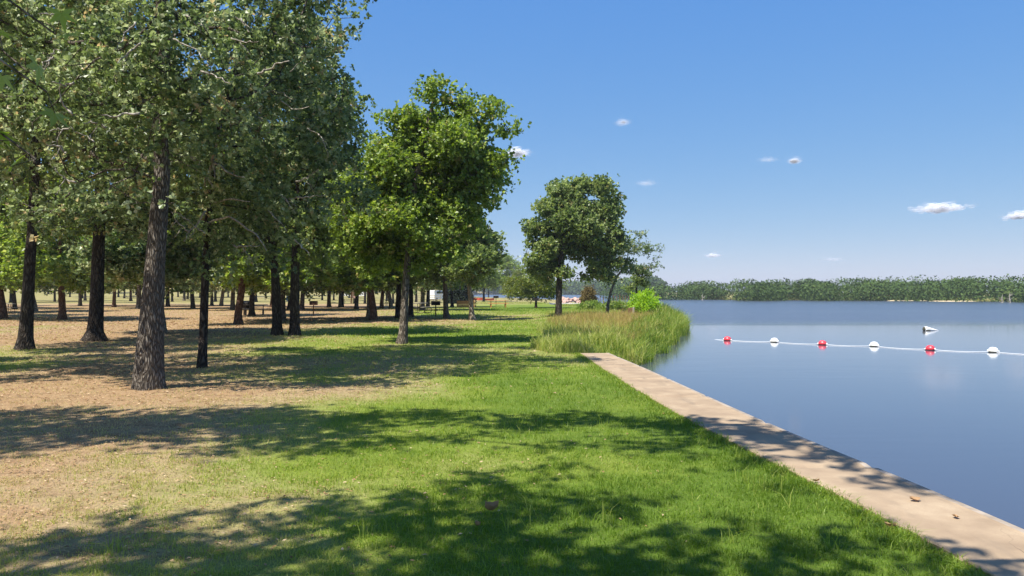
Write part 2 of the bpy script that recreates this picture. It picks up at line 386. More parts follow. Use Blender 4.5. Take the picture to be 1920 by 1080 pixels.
sizes = [4] * len(mi) + [k, k]; fs += list(range(k))[::-1] + list(range((n - 1) * k, n * k)); mi += [0, 0]
wk = np_mesh('walkway', np.array(wvs), np.array(fs), np.array(sizes), None, mats=[M['concrete'], M['edge']], midx=mi); tag(wk, kind='structure')

# ------------------------------------------------------------------ grass, litter, reeds (stuff)
rs = np.random.RandomState(7)
def blades(px, py, pz, h, w, tint, lean=.45, curl=.5, seg=1, head=None, R=None):
    """upright blades; seg 1 = one triangle, 2 = bent blade"""
    R = R or rs; n = len(px); a = R.rand(n) * 2 * np.pi; la = R.rand(n) * 2 * np.pi; ln = np.abs(R.randn(n)) * lean
    bx, by = np.cos(a) * w / 2, np.sin(a) * w / 2
    dx, dy = np.cos(la) * ln * h, np.sin(la) * ln * h
    if seg == 1:
        v = np.empty((n, 3, 3)); v[:, 0] = np.stack([px - bx, py - by, pz], 1); v[:, 1] = np.stack([px + bx, py + by, pz], 1)
        v[:, 2] = np.stack([px + dx, py + dy, pz + h], 1)
        return v.reshape(-1, 3), np.arange(n * 3), np.full(n, 3), np.repeat(tint, 3)
    v = np.empty((n, 5, 3)); m = .55
    v[:, 0] = np.stack([px - bx, py - by, pz], 1); v[:, 1] = np.stack([px + bx, py + by, pz], 1)
    mx, my, mz = px + dx * m * (1 - curl), py + dy * m * (1 - curl), pz + h * m
    v[:, 2] = np.stack([mx + bx * .8, my + by * .8, mz], 1); v[:, 3] = np.stack([mx - bx * .8, my - by * .8, mz], 1)
    v[:, 4] = np.stack([px + dx * (1 + curl), py + dy * (1 + curl), pz + h * (1 - curl * .3 * ln)], 1)
    b = np.arange(n)[:, None] * 5
    lo = np.concatenate([b + 0, b + 1, b + 2, b + 3, b + 3, b + 2, b + 4], 1).ravel()
    sz = np.tile([4, 3], n)
    return v.reshape(-1, 3), lo, sz, np.repeat(tint, 5)
def join(parts):
    V, L, S, T, o = [], [], [], [], 0
    for v, l, s, t_ in parts: V.append(v); L.append(l + o); S.append(s); T.append(t_); o += len(v)
    return np.concatenate(V), np.concatenate(L), np.concatenate(S), np.concatenate(T)
def walk_left(y): return np.interp(y, ys, xl)
parts = []
def lawn_ok(x, y):
    sd = lake_sd(x, y); m = sd > .1
    over = walk_left(y) + (fbm(x * 2.5 + y * 2.5, y * 2.5, 31) - .45) * .16
    m &= ~((y < 20.35) & (x > over)); return m
for (y0, y1, dens, h0, w0, seg) in ((2.6, 5.2, 4300, .034, .0042, 2), (5.2, 8, 3000, .036, .0052, 2), (8, 12, 1500, .038, .0075, 1), (12, 18, 800, .042, .011, 1), (18, 28, 380, .045, .016, 1), (28, 46, 130, .055, .028, 1), (46, 80, 34, .07, .055, 1)):
    wmax = y1 * .68 + 1.0; area = (y1 - y0) * (wmax + 6)
    n = int(area * dens); y = rs.rand(n) * (y1 - y0) + y0; x = -wmax + rs.rand(n) * (wmax + min(wmax, 12))
    k_ = (np.abs(x) < y * .68 + .8); x, y = x[k_], y[k_]
    m = lawn_ok(x, y); x, y = x[m], y[m]
    dr = dryness(x, y)
    clump = fbm(x * 5, y * 5, 41, 2)
    m = rs.rand(len(x)) < np.clip(1.15 - dr * .85, .30, 1) * (.55 + .9 * (clump > .5)); x, y, dr, clump = x[m], y[m], dr[m], clump[m]
    tn = np.clip(.04 + dr * .86 + (rs.rand(len(x)) - .5) * .3 + (clump - .5) * -.3 + (fbm(x * 1.1, y * 1.1, 51, 3) - .5) * .55 + (rs.rand(len(x)) < .05) * .35, 0, 1)
    hh = h0 * (.55 + .9 * rs.rand(len(x))) * (1.15 - .45 * dr) * (.7 + .7 * clump) * (1 + .25 * ss(x, walk_left(np.minimum(y, 20)) - .5, walk_left(np.minimum(y, 20))) * (y < 20.3))
    parts.append(blades(x, y, ground_h(x, y) - .004, hh, w0 * (.7 + .6 * rs.rand(len(x))), tn, lean=.75, seg=seg))
V, L, S, T = join(parts)
o = np_mesh('grass', V, L, S, M['grass'], attrs={'tint': T}); tag(o, 'short mown green and straw coloured lawn grass beside the walkway', 'grass', kind='stuff')

# tall grass tufts and seed stems standing out of the lawn
parts = []
tufts = []
for px_, py_, k_ in ((1405, 905, 26), (1440, 915, 34), (1470, 905, 22), (1420, 925, 20), (1500, 955, 12), (790, 780, 6), (800, 790, 5), (870, 775, 5), (905, 800, 4), (1060, 790, 9), (1080, 780, 7), (1130, 800, 8), (1030, 830, 7), (970, 815, 6), (1010, 800, 6), (1320, 835, 12), (1340, 800, 10),
                     (410, 722, 7), (200, 1040, 8), (215, 1035, 7), (700, 1000, 9), (690, 1010, 8), (1380, 860, 10), (1350, 828, 14), (1620, 985, 10), (1660, 1010, 12), (1230, 765, 8), (1010, 960, 14), (960, 990, 12), (1130, 980, 12), (1560, 1030, 14), (1700, 1045, 14), (1380, 1020, 12), (1250, 900, 10), (1150, 880, 8), (620, 905, 6), (330, 860, 6), (150, 900, 5)):
    p = gp(px_, py_); n = k_; 
    x = p[0] + rs.randn(n) * .055; y = p[1] + rs.randn(n) * .055; m = lawn_ok(x, y); x, y = x[m], y[m]
    if len(x) == 0: continue
    parts.append(blades(x, y, ground_h(x, y), .07 + .11 * rs.rand(len(x)), np.full(len(x), .0055), np.clip(.18 + .35 * rs.rand(len(x)), 0, 1), .45, .4, 2))
# ragged green fringe along the walkway edge
n = 9000; y = 3.5 + rs.rand(n) ** 1.4 * 17; x = walk_left(y) - np.abs(rs.randn(n)) * .10 + .03 + (fbm(y * 3, y * 0, 71) - .5) * .16
parts.append(blades(x, y, ground_h(x, y), .02 + .04 * rs.rand(n) * (.5 + fbm(x * 4, y * 4, 6)), np.full(n, .006) * (1 + y / 14), np.clip(.05 + .4 * rs.rand(n), 0, 1), .9, .5, 2))
V, L, S, T = join(parts)
o = np_mesh('weed_grass', V, L, S, M['grass'], attrs={'tint': T}); tag(o, 'taller uncut grass tufts and ragged lawn fringe by the walkway', 'grass', kind='stuff')

# dry leaves and twigs lying on the bare soil
def litter(n, y0, y1, sz, R):
    y = y0 + (y1 - y0) * R.rand(n) ** .8; x = (-1 + 1.3 * R.rand(n)) * (y * .68 + .5)
    dr = dryness(x, y); m = (R.rand(n) < dr ** 1.6 * 1.1 + .03) & lawn_ok(x, y); x, y = x[m], y[m]; n = len(x)
    z = ground_h(x, y) + .012; a = R.rand(n) * 6.28; s = sz * (.5 + R.rand(n)) * (1 + y / 30)
    dx, dy = np.cos(a) * s, np.sin(a) * s; v = np.empty((n, 4, 3)); tz = (R.rand(n, 2) - .5) * s[:, None] * 1.1
    v[:, 0] = np.stack([x - dx, y - dy, z], 1); v[:, 1] = np.stack([x + dy * .45, y - dx * .45, z + np.abs(tz[:, 0])], 1)
    v[:, 2] = np.stack([x + dx, y + dy, z + .3 * s], 1); v[:, 3] = np.stack([x - dy * .45, y + dx * .45, z + np.abs(tz[:, 1])], 1)
    return v.reshape(-1, 3), np.arange(n * 4), np.full(n, 4), np.repeat(R.rand(n), 4)
V, L, S, T = join([litter(9000, 3.5, 9, .012, rs), litter(12000, 9, 20, .017, rs), litter(12000, 20, 50, .024, rs)])
o = np_mesh('leaf_litter', V, L, S, M['litter'], attrs={'tint': T}); tag(o, 'dry brown oak leaves scattered on the sandy soil under the trees', 'leaf litter', kind='stuff')

# ------------------------------------------------------------------ trees
LEAF4 = None
def make_leaves(cen, n_ros, n_leaf, spread, size, R, up=.35, base_t=None, aspect=.42, droop=0.0):
    """cen (m,3) twig ends -> rosettes of kite leaves folded along the midrib"""
    m = len(cen); c = np.repeat(cen, n_ros, 0) + R.randn(m * n_ros, 3) * spread * np.array([1, 1, .75])
    rt = np.clip(.42 + .20 * R.randn(len(c)), 0, 1); gt = np.repeat(.17 * R.randn(m), n_ros)
    ax = R.randn(len(c), 3) + np.array([0, 0, .6]); ax /= np.linalg.norm(ax, axis=1)[:, None]
    c = np.repeat(c, n_leaf, 0); ax = np.repeat(ax, n_leaf, 0); rt = np.repeat(rt + gt, n_leaf); n = len(c)
    d = R.randn(n, 3); d += ax * .5; d[:, 2] -= droop; d /= np.linalg.norm(d, axis=1)[:, None]
    nrm = R.randn(n, 3) * .75 + np.array([0, 0, up * 2]); nrm -= (nrm * d).sum(1)[:, None] * d; nrm /= np.linalg.norm(nrm, axis=1)[:, None] + 1e-9
    sd_ = np.cross(d, nrm); s = size * (.65 + .7 * R.rand(n))[:, None]
    b = c + d * s * .12; v = np.empty((n, 4, 3)); fold = (.08 + .14 * R.rand(n))[:, None]
    v[:, 0] = b; v[:, 1] = b + d * s * .55 + sd_ * s * aspect + nrm * s * fold; v[:, 2] = b + d * s; v[:, 3] = b + d * s * .55 - sd_ * s * aspect + nrm * s * fold
    q = np.arange(n)[:, None] * 4
    lo = np.concatenate([q, q + 2, q + 1, q, q + 3, q + 2], 1).ravel()
    t_ = np.clip(rt + .1 * R.randn(n) + (R.rand(n) < .012) * .6, 0, 1)
    return v.reshape(-1, 3), lo, np.full(n * 2, 3), np.repeat(t_, 4)

def grow(trunk, clumps, n_tips, R, step=.32, fork=None):
    """trunk: [(x,y,z,r)], clumps: [(x,y,z,rx,rz,weight)] -> nodes, parents, tip ids, radii"""
    P, par = [], []
    tp = np.array(trunk, float)
    seg = np.linalg.norm(np.diff(tp[:, :3], axis=0), axis=1); cum = np.concatenate(([0], np.cumsum(seg)))
    ts = np.linspace(0, cum[-1], max(3, int(cum[-1] / .22) + 1))
    tr = []
    for q in ts:
        P.append([np.interp(q, cum, tp[:, i]) for i in range(3)]); par.append(len(P) - 2); tr.append(np.interp(q, cum, tp[:, 3]))
    nt_ = len(P); P = [np.array(p) for p in P]; par[0] = -1
    z0 = tp[0, 2]; fork = fork if fork is not None else z0 + (tp[-1, 2] - z0) * .45
    cl = np.array(clumps, float)
    A = [(c[:3], True) for c in cl]
    wts = cl[:, 5] * cl[:, 3] ** 2 * cl[:, 4]; wts /= wts.sum()
    ids = R.choice(len(cl), n_tips, p=wts); u = R.randn(n_tips, 3); u /= np.linalg.norm(u, axis=1)[:, None]
    rr = R.rand(n_tips) ** .42
    pts = cl[ids, :3] + u * rr[:, None] * np.stack([cl[ids, 3], cl[ids, 3], cl[ids, 4]], 1)
    top = P[-1]
    order = np.argsort(np.linalg.norm(cl[:, :3] - top, axis=1))
    seq = [cl[i, :3] for i in order]
    d0 = np.linalg.norm(pts - cl[ids, :3], axis=1) / cl[ids, 3]
    seq += [pts[i] for i in np.argsort(d0)]
    arr = np.empty((60000, 3)); arr[:len(P)] = P; npn = len(P); plen = np.zeros(60000)
    for i in range(1, npn): plen[i] = plen[i - 1] + np.linalg.norm(arr[i] - arr[i - 1])
    parr = list(par); tips = []
    for si, a in enumerate(seq):
        N = arr[:npn]; dv = a - N; dist = np.linalg.norm(dv, axis=1)
        cost = dist + .10 * plen[:npn] + np.where(N[:, 2] < fork, (fork - N[:, 2]) * 3 + .4, 0) + np.clip(-dv[:, 2], 0, 9) * .25
        j = int(np.argmin(cost)); L_ = dist[j]; k_ = max(1, int(L_ / step))
        s0 = arr[j]; dirn = (s0 - arr[parr[j]]) if parr[j] >= 0 else np.array([0, 0, 1.]); dirn = dirn / (np.linalg.norm(dirn) + 1e-9)
        c1 = s0 + dirn * L_ * .25 + np.array([0, 0, .08 * L_]); prev = j
        jit = R.randn(3) * .08 * L_
        for q in range(1, k_ + 1):
            u_ = q / k_; p = (1 - u_) ** 2 * s0 + 2 * u_ * (1 - u_) * (c1 + jit + (a - s0) * .35) + u_ ** 2 * a
            if q < k_: p = p + R.randn(3) * .035
            arr[npn] = p; plen[npn] = plen[prev] + np.linalg.norm(p - arr[prev]); parr.append(prev); prev = npn; npn += 1
        if si >= len(order) or True: tips.append(prev)
        if npn > 59000: break
    P = arr[:npn].copy(); ch = [[] for _ in range(npn)]
    for i, p in enumerate(parr):
        if p >= 0: ch[p].append(i)
    acc = np.zeros(npn)
    for i in range(npn - 1, -1, -1):
        if not ch[i]: acc[i] = .006 ** 2.3
        if parr[i] >= 0: acc[parr[i]] += acc[i]
    rad = acc ** (1 / 2.3)
    tr = np.array(tr); sc_ = min(1.6, tr[-1] / max(rad[nt_ - 1], 1e-3)) if True else 1
    rad[nt_:] *= max(.6, min(1.15, sc_))
    rad[:nt_] = tr
    for i in range(nt_, npn): rad[i] = min(rad[i], rad[parr[i]] * .92)
    rad = np.maximum(rad, .004)
    return P, parr, ch, rad, tips, nt_

def tubes(P, par, ch, rad, nt_, kt, R, minr=.005, flare=.6, kb=5, zb=0):
    V, Fc, S = [], [], []; nb = 0
    starts = [(0, None)]
    cache = {}
    while starts:
        s, pr = starts.pop()
        chain = ([pr] if pr is not None else []) + [s]; radii = ([min(rad[pr], rad[s] * 1.15)] if pr is not None else []) + [rad[s]]
        cur = s
        while ch[cur]:
            if cur < nt_ - 1: nxt = cur + 1
            else: nxt = max(ch[cur], key=lambda i: rad[i])
            for o_ in ch[cur]:
                if o_ != nxt: starts.append((o_, cur))
            chain.append(nxt); radii.append(rad[nxt]); cur = nxt
        if max(radii[-1], radii[0]) < minr or len(chain) < 2: continue
        trunkch = pr is None
        k = kt if trunkch else (kb + 3 if radii[0] > .05 else kb if radii[0] > .02 else 3)
        up = None; pts = P[chain]
        for i in range(len(chain)):
            d = pts[min(i + 1, len(pts) - 1)] - pts[max(i - 1, 0)]; d = d / (np.linalg.norm(d) + 1e-9)
            if up is None: up = np.cross(d, (0.3, 1, .1)); up /= np.linalg.norm(up)
            up = up - d * up.dot(d); up /= np.linalg.norm(up) + 1e-9; w_ = np.cross(d, up)
            a = np.arange(k) * 2 * np.pi / k; r = np.full(k, radii[i])
            if trunkch:
                zz = pts[i][2] - zb
                r = r * (1 + flare * math.exp(-max(zz, 0) / .16) * (.55 + .45 * np.sin(a * 4 + 1 + pts[0][0])) + .05 * np.sin(a * 3 + zz * 1.1) + .05 * (vn(a * 5 / 6.283 * 3, np.full(k, zz * 2.5), 3) - .5) * 2)
            V.append(pts[i] + (np.outer(np.cos(a), up) + np.outer(np.sin(a), w_)) * r[:, None])
        m = len(chain)
        ii = nb + np.arange(m - 1)[:, None] * k; jj = np.arange(k)[None]; j2 = (jj + 1) % k
        q = np.stack([ii + jj, ii + j2, ii + k + j2, ii + k + jj], -1).reshape(-1, 4); Fc.append(q)
        nb += m * k
    return np.concatenate(V), np.concatenate(Fc)

def build_tree(name, base, trunk, clumps, tips, leafm, barkm, R, ros=4, nl=6, spread=.17, size=.085, kt=14, fork=None, flare=.6, rz=0.0, up=.35, aspect=.42, droop=0., minr=.006, bare=0):
    """world coordinates in, origin at the tree's foot"""
    b = np.array(base, float)
    tr = [(x - b[0], y - b[1], z - b[2], r) for x, y, z, r in trunk]
    cl = [(c[0] - b[0], c[1] - b[1], c[2] - b[2], c[3], c[4], c[5]) for c in clumps]
    P, par, ch, rad, tp, nt_ = grow(tr, cl, tips, R, fork=fork)
    V, Q = tubes(P, par, ch, rad, nt_, kt, R, flare=flare, minr=minr)
    root = empty(name, b, rz)
    np_mesh('trunk', V, Q.ravel(), 4, barkm, root, smooth=True)
    tpp = P[tp]
    if bare: tpp = tpp[R.rand(len(tpp)) > bare]
    lv, ll, lsz, lt = make_leaves(tpp, ros, nl, spread, size, R, up, aspect=aspect, droop=droop)
    np_mesh('crown', lv, ll, lsz, leafm, root, attrs={'tint': lt})
    return root
def pxclumps(lst, d):
    out = []
    for c in lst:
        px, py, dz, r = c[:4]; p = at(px, py, d + dz); out.append((p[0], p[1], p[2], r * .92, r * .92 * (c[4] if len(c) > 4 else .78), 1.0))
    return out
def pxtrunk(lst, d, z0=None):
    out = []
    for i, (px, py, wpx) in enumerate(lst):
        p = at(px, py, d); z = p[2] if i else (z0 if z0 is not None else p[2]); out.append((p[0], p[1], z - (.12 if i == 0 else 0), wpx / 2 * d / F))
    return out
def dist(py, z=0.0): return (EYE - z) * F / (py - HY)
def big(name, px, py, trunk, clumps, tips, leafm, barkm, seed, label, **kw):
    d = dist(py); p = gp(px, py); p[2] = gz(p[0], p[1]); R = np.random.RandomState(seed)
    cl = pxclumps(clumps, d); deep = kw.pop('deep', 0); n0 = len(cl)
    if deep:                                            # the crown is as deep as it is wide
        for i, c in enumerate(list(cl)):
            if i % 2 == 0 and c[3] > .5: q = 1 + deep / c[1]; cl.append((c[0] * (1 + .3 * deep / c[1]) + .4 * R.randn(), c[1] + deep * (.6 + .7 * R.rand()), c[2] + .3 * R.randn(), c[3] * 1.05, c[4], 1.0))
        tips = int(tips * (1 + .42 * (len(cl) - n0) / n0 * 2))
    t_ = build_tree(name, p, pxtrunk(trunk, d, p[2]), cl, tips, M[leafm], M[barkm], R, **kw)
    return tag(t_, label, 'tree')

big('oak_tree', 280, 728, [(280, 728, 56), (281, 680, 52), (284, 600, 42), (290, 500, 35), (297, 400, 31), (304, 320, 28), (300, 240, 25), (306, 120, 24), (300, -40, 18)],
    [(110, 250, 0, 1.1), (230, 200, .5, 1.1), (330, 180, -.5, 1.1), (430, 220, -.6, .9), (200, 80, 0, 1.2), (350, 60, 1, 1.2), (470, 70, 0, 1.0), (550, 60, .5, .75), (610, 35, 0, .45), (665, 32, .3, .36), (620, 90, .2, .35), (585, 130, 0, .4),
     (80, 90, 1, 1.2), (300, -100, 0, 1.1), (450, -110, 0, 1.2), (150, -110, 0, 1.1), (520, -190, 1, 1.0), (570, -70, .3, .8), (400, -240, 1.5, 1.3), (260, -240, 1.2, 1.4), (120, -220, 1.5, 1.2), (600, -260, .5, .8), (40, 330, 1, .8), (150, 340, -.5, .65), (-30, 200, .5, 1.1), (-60, 20, 0, 1.3), (230, 310, .6, .6), (20, 180, -.6, .9), (300, 270, -1.2, .55), (255, 200, -1.3, .7), (340, 230, -1.1, .6), (320, 130, -1.4, .8), (230, 90, -1.5, .8), (300, 20, -1.5, .9), (370, 320, -.8, .45), (250, 330, -1.0, .4), (420, 130, -1.0, .7), (140, 150, -1.3, .9), (60, 230, -1.3, .7), (100, 395, -.8, .45), (190, 385, -1.0, .42), (40, 380, -.5, .5), (330, 380, -1.2, .3), (260, 380, -1.3, .28)],
    1050, 'leaf_grey', 'bark_old', 11, 'stout oak with thick rough grey bark standing nearest on the left', ros=7, nl=7, size=.074, spread=.15, kt=28, fork=2.3, flare=.34, deep=2.6)
big('oak_tree', 380, 690, [(379, 692, 19), (381, 640, 16), (384, 540, 14), (388, 440, 13), (392, 360, 12), (410, 250, 14), (440, 150, 11), (450, 60, 8)],
    [(420, 320, 0, .9), (510, 300, .5, 1.0), (590, 250, 0, .9), (640, 200, 0, .6), (655, 240, 0, .42), (560, 160, .8, 1.0), (450, 200, 1, 1.0), (480, 395, -.3, .75), (555, 380, 0, .75), (395, 420, -.5, .5), (440, 460, 0, .45), (600, 325, .5, .7), (520, 80, 1, 1.1),
     (420, 60, 1, 1.0), (560, -20, .5, 1.1), (440, -80, 1, 1.2), (345, 360, -.5, .6), (330, 270, .8, .8), (500, 470, 0, .35), (640, 140, .4, .45), (620, -90, .4, .8), (640, -210, -1.5, 1.0), (720, -260, -2, .8), (400, 370, -1.0, .5), (380, 300, -1.0, .6), (530, 440, -.5, .4), (460, 330, -1.0, .6), (350, 450, -.6, .4), (365, 500, -.3, .3), (420, 510, -.5, .3), (520, 500, -.4, .35), (560, 450, 0, .4), (600, 400, 0, .5)],
    820, 'leaf_grey', 'bark_dark', 12, 'slim dark trunked oak with a grey patch at its foot, right of the stout oak', ros=7, nl=7, size=.082, spread=.16, kt=16, fork=2.9, flare=.35, deep=2.4)
slim = [o_ for o_ in COL.objects if o_.get('label', '').startswith('slim dark trunked')][0]
def bare(root, paths, d):
    b_ = np.array(root.location); rr_ = np.random.RandomState(9)
    for pth, r0 in paths:
        pts = [at(px_, py_, d + dz_) - b_ for px_, py_, dz_ in pth]; fine = []
        for i_ in range(len(pts) - 1):
            for u_ in (0, .33, .66): fine.append(pts[i_] + (pts[i_ + 1] - pts[i_]) * u_ + rr_.randn(3) * .012 * (i_ + u_ > 0))
        fine.append(pts[-1]); MB().tube(fine, list(np.linspace(r0, r0 * .35, len(fine))), 6).build('bare_branch', M['bark_lit_or_dead'], root, True)
bare(slim, [([(392, 360, 0), (398, 300, -1.75), (405, 270, -2.15), (414, 236, -2.25)], .035), ([(398, 300, -1.75), (412, 312, -2.05), (426, 322, -2.15), (458, 332, -2.25)], .026), ([(410, 250, 0), (440, 228, -1.95), (492, 219, -2.25)], .03),
            ([(446, 228, -1.95), (470, 244, -2.15), (506, 249, -2.25)], .022), ([(398, 300, -1.75), (402, 335, -1.95)], .018), ([(388, 400, 0), (383, 330, -1.85), (400, 352, -1.95)], .02), ([(394, 380, 0), (436, 372, -1.95), (468, 378, -2.15)], .022),
            ([(388, 420, 0), (430, 405, -1.65), (480, 440, -1.95), (500, 470, -2.05)], .025)], 16.7)
stout = [o_ for o_ in COL.objects if o_.get('label', '').startswith('stout oak')][0]
def twigs(root, tx, boxes, n, d, seed):
    q_ = random.Random(seed); out = []
    for i in range(n):
        x0, x1, y0, y1 = boxes[i % len(boxes)]; px_, py_ = q_.uniform(x0, x1), q_.uniform(y0, y1); s_ = 1 if px_ > tx else -1; L_ = q_.uniform(28, 75); dz_ = -q_.uniform(1.5, 2.3); an = q_.uniform(-.7, .9); pth = [(px_, py_, dz_)]
        for k_ in range(3): an += q_.uniform(-.5, .5); px_ += s_ * math.cos(an) * L_ / 3; py_ += math.sin(an) * L_ / 3; pth.append((px_, py_, dz_ - .08 * k_))
        out.append((pth, q_.uniform(.010, .019)))
        if i % 2: p_ = pth[1]; out.append(([p_, (p_[0] + s_ * 12, p_[1] + q_.uniform(8, 22), p_[2]), (p_[0] + s_ * 20, p_[1] + q_.uniform(22, 34), p_[2])], .009))
    bare(root, out, d)
twigs(slim, 390, [(400, 600, 90, 300), (400, 560, 300, 460), (340, 390, 300, 440)], 20, 16.7, 3)
twigs(stout, 300, [(60, 280, 20, 200), (80, 270, 200, 360), (320, 500, 20, 200)], 20, 13.1, 4)
big('oak_tree', 47, 655, [(47, 657, 29), (50, 600, 23), (55, 500, 19), (62, 400, 16), (66, 300, 17), (70, 150, 13), (72, 0, 9)],
    [(0, 300, 0, 1.3), (80, 260, .5, 1.3), (150, 320, 0, 1.1), (50, 150, .5, 1.8), (-80, 220, 0, 1.8), (150, 180, .3, 1.6), (20, 400, 0, .8), (-40, 380, -.4, 1.0), (100, 40, 0, 1.8), (-40, 30, 0, 1.9), (110, 400, .5, .7), (40, -100, 0, 1.9), (90, 440, .5, .45)],
    1150, 'leaf_dark', 'bark_dark', 13, 'dark leaning trunk at the far left of the lawn', ros=4, nl=6, size=.105, spread=.24, kt=14, fork=3.4, flare=.9, deep=2.6)
big('oak_tree', 178, 638, [(178, 641, 32), (180, 600, 26), (183, 500, 22), (187, 400, 20), (190, 300, 20), (195, 150, 15), (200, 20, 9)],
    [(180, 300, 0, 1.5), (240, 370, 0, 1.1), (115, 390, 0, 1.1), (180, 395, -.7, .9), (270, 280, .5, 1.7), (110, 250, 0, 1.7), (200, 150, 0, 2.1), (310, 180, 0, 1.8), (90, 100, 0, 1.9), (240, 40, 0, 2.0), (250, 430, .5, .7), (130, 450, .6, .6)],
    1150, 'leaf_grey', 'bark_dark', 14, 'dark trunked oak with a wide flared foot, left of the stout grey oak', ros=4, nl=6, size=.12, spread=.27, kt=16, fork=3.7, flare=1.3, deep=2.8)
big('oak_tree', 520, 630, [(520, 632, 21), (520, 600, 18), (516, 520, 15), (508, 430, 14), (505, 330, 12), (495, 200, 8)],
    [(500, 430, 0, 1.1), (450, 420, 0, 1.2), (480, 480, -.4, .6), (450, 300, 0, 2.0), (540, 290, .5, 1.7), (500, 180, 0, 1.9), (400, 200, 0, 1.8), (420, 460, 0, .8), (530, 100, 0, 1.5), (380, 380, .5, 1.2)],
    850, 'leaf_grey', 'bark_dark', 15, 'left one of a close pair of straight black trunks', ros=4, nl=6, size=.125, spread=.28, kt=12, fork=3.6, flare=.6, deep=2.6)
big('oak_tree', 553, 630, [(553, 632, 21), (553, 590, 18), (553, 520, 16), (555, 430, 14), (562, 330, 12), (580, 220, 9)],
    [(570, 430, 0, 1.1), (620, 400, 0, 1.2), (620, 320, .3, 1.4), (600, 470, -.4, .65), (640, 435, .3, .7), (580, 300, 0, 1.5), (600, 200, 0, 1.5), (640, 250, 0, 1.0), (520, 380, .4, 1.2), (660, 300, .3, .7), (650, 355, .2, .8), (560, 490, 0, .5)],
    850, 'leaf_dark', 'bark_dark', 16, 'right one of a close pair of straight black trunks', ros=4, nl=6, size=.125, spread=.28, kt=12, fork=3.6, flare=.6, deep=2.6)
big('oak_tree', 755, 645, [(753, 647, 21), (757, 620, 17), (759, 560, 13.5), (764, 490, 12.5), (768, 430, 12), (776, 360, 12), (790, 290, 10), (805, 220, 7)],
    [(815, 175, 0, .62), (868, 200, .3, .6), (922, 208, 0, .5), (955, 245, -.2, .42), (950, 295, 0, .36), (928, 342, .3, .5), (888, 330, 0, .7), (850, 265, -.5, .95), (780, 235, .3, .8), (735, 222, 0, .5), (730, 310, -.5, .9), (700, 270, .3, .45), (690, 330, .5, .55), (672, 365, 0, .5), (690, 420, -.3, .75), (660, 460, .3, .5), (720, 475, .5, .6),
     (745, 400, -.8, .85), (800, 370, .5, 1), (860, 400, 0, .75), (893, 430, .3, .45), (840, 470, 0, .55), (800, 450, -.7, .6), (785, 500, 0, .35), (690, 500, .3, .4), (640, 420, .3, .4), (910, 375, 0, .45), (925, 310, .4, .6), (890, 290, .6, .8), (830, 320, .6, 1.0), (770, 290, .5, .9), (720, 350, .6, .9), (660, 385, .2, .6), (645, 345, .4, .5), (760, 470, .6, .8), (870, 370, .8, .9), (700, 450, .8, .8), (900, 240, .5, .6)],
    2700, 'leaf_bright', 'bark_grey', 17, 'bright green oak with a slim mottled trunk alone in front of the grove', ros=4, nl=6, size=.105, spread=.17, kt=14, fork=2.6, flare=.45, deep=1.5)
big('oak_tree', 1047, 594, [(1047, 597, 14), (1048, 560, 12), (1050, 500, 11), (1058, 430, 9), (1070, 385, 7)],
    [(1052, 362, 0, .8), (1090, 350, .3, .85), (1130, 345, 0, .7), (1155, 370, 0, .5), (1020, 388, 0, .7), (1060, 410, -.5, 1.1), (1110, 400, .5, 1.1), (1148, 425, 0, .7), (1003, 420, 0, .5), (995, 455, .3, .5), (987, 482, 0, .35), (1030, 468, -.5, .8), (1008, 505, 0, .5), (1085, 470, .6, 1.0), (1130, 462, 0, .9),
     (1165, 440, 0, .45), (1120, 500, 0, .75), (1060, 512, -.4, .6), (1155, 492, 0, .6), (1095, 522, .3, .45), (1025, 525, 0, .5), (1000, 490, -.6, .6), (1040, 500, .6, .8), (1140, 520, 0, .5), (1075, 390, 0, 1.2), (1010, 430, .5, .9), (1040, 390, .4, .9), (1100, 430, -.6, 1.2), (1060, 450, .8, 1.3), (1020, 460, .4, .8), (1140, 400, .4, .9), (1150, 455, .4, .9), (1000, 510, 0, .6)],
    2700, 'leaf_dark', 'bark_dark', 18, 'tall lone oak on the point behind the tall grass', ros=4, nl=5, size=.17, spread=.2, kt=10, fork=2.6, flare=.35, deep=1.8)
big('slender_tree', 1138, 590, [(1138, 592, 7), (1140, 570, 5.5), (1146, 545, 5), (1156, 520, 4), (1175, 495, 3)],
    [(1180, 465, 0, .85), (1213, 465, 0, .7), (1200, 440, 0, .45), (1235, 483, 0, .35), (1190, 508, 0, .6), (1218, 500, 0, .45), (1160, 500, 0, .6), (1240, 500, 0, .2), (1155, 470, 0, .6), (1240, 465, 0, .25)],
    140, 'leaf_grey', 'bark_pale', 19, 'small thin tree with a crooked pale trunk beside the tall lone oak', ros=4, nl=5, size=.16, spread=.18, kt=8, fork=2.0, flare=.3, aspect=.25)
big('slender_tree', 1196, 587, [(1196, 589, 4.5), (1196, 570, 4), (1194, 550, 3.5), (1192, 525, 3), (1198, 505, 2)],
    [(1195, 525, 0, .45), (1180, 540, 0, .28), (1208, 532, 0, .3), (1200, 508, 0, .45), (1215, 515, 0, .3)],
    150, 'leaf_dark', 'bark_dark', 20, 'small dark tree rising out of the lime green bush', ros=4, nl=5, size=.16, spread=.18, kt=8, fork=1.6, flare=.3, aspect=.25)
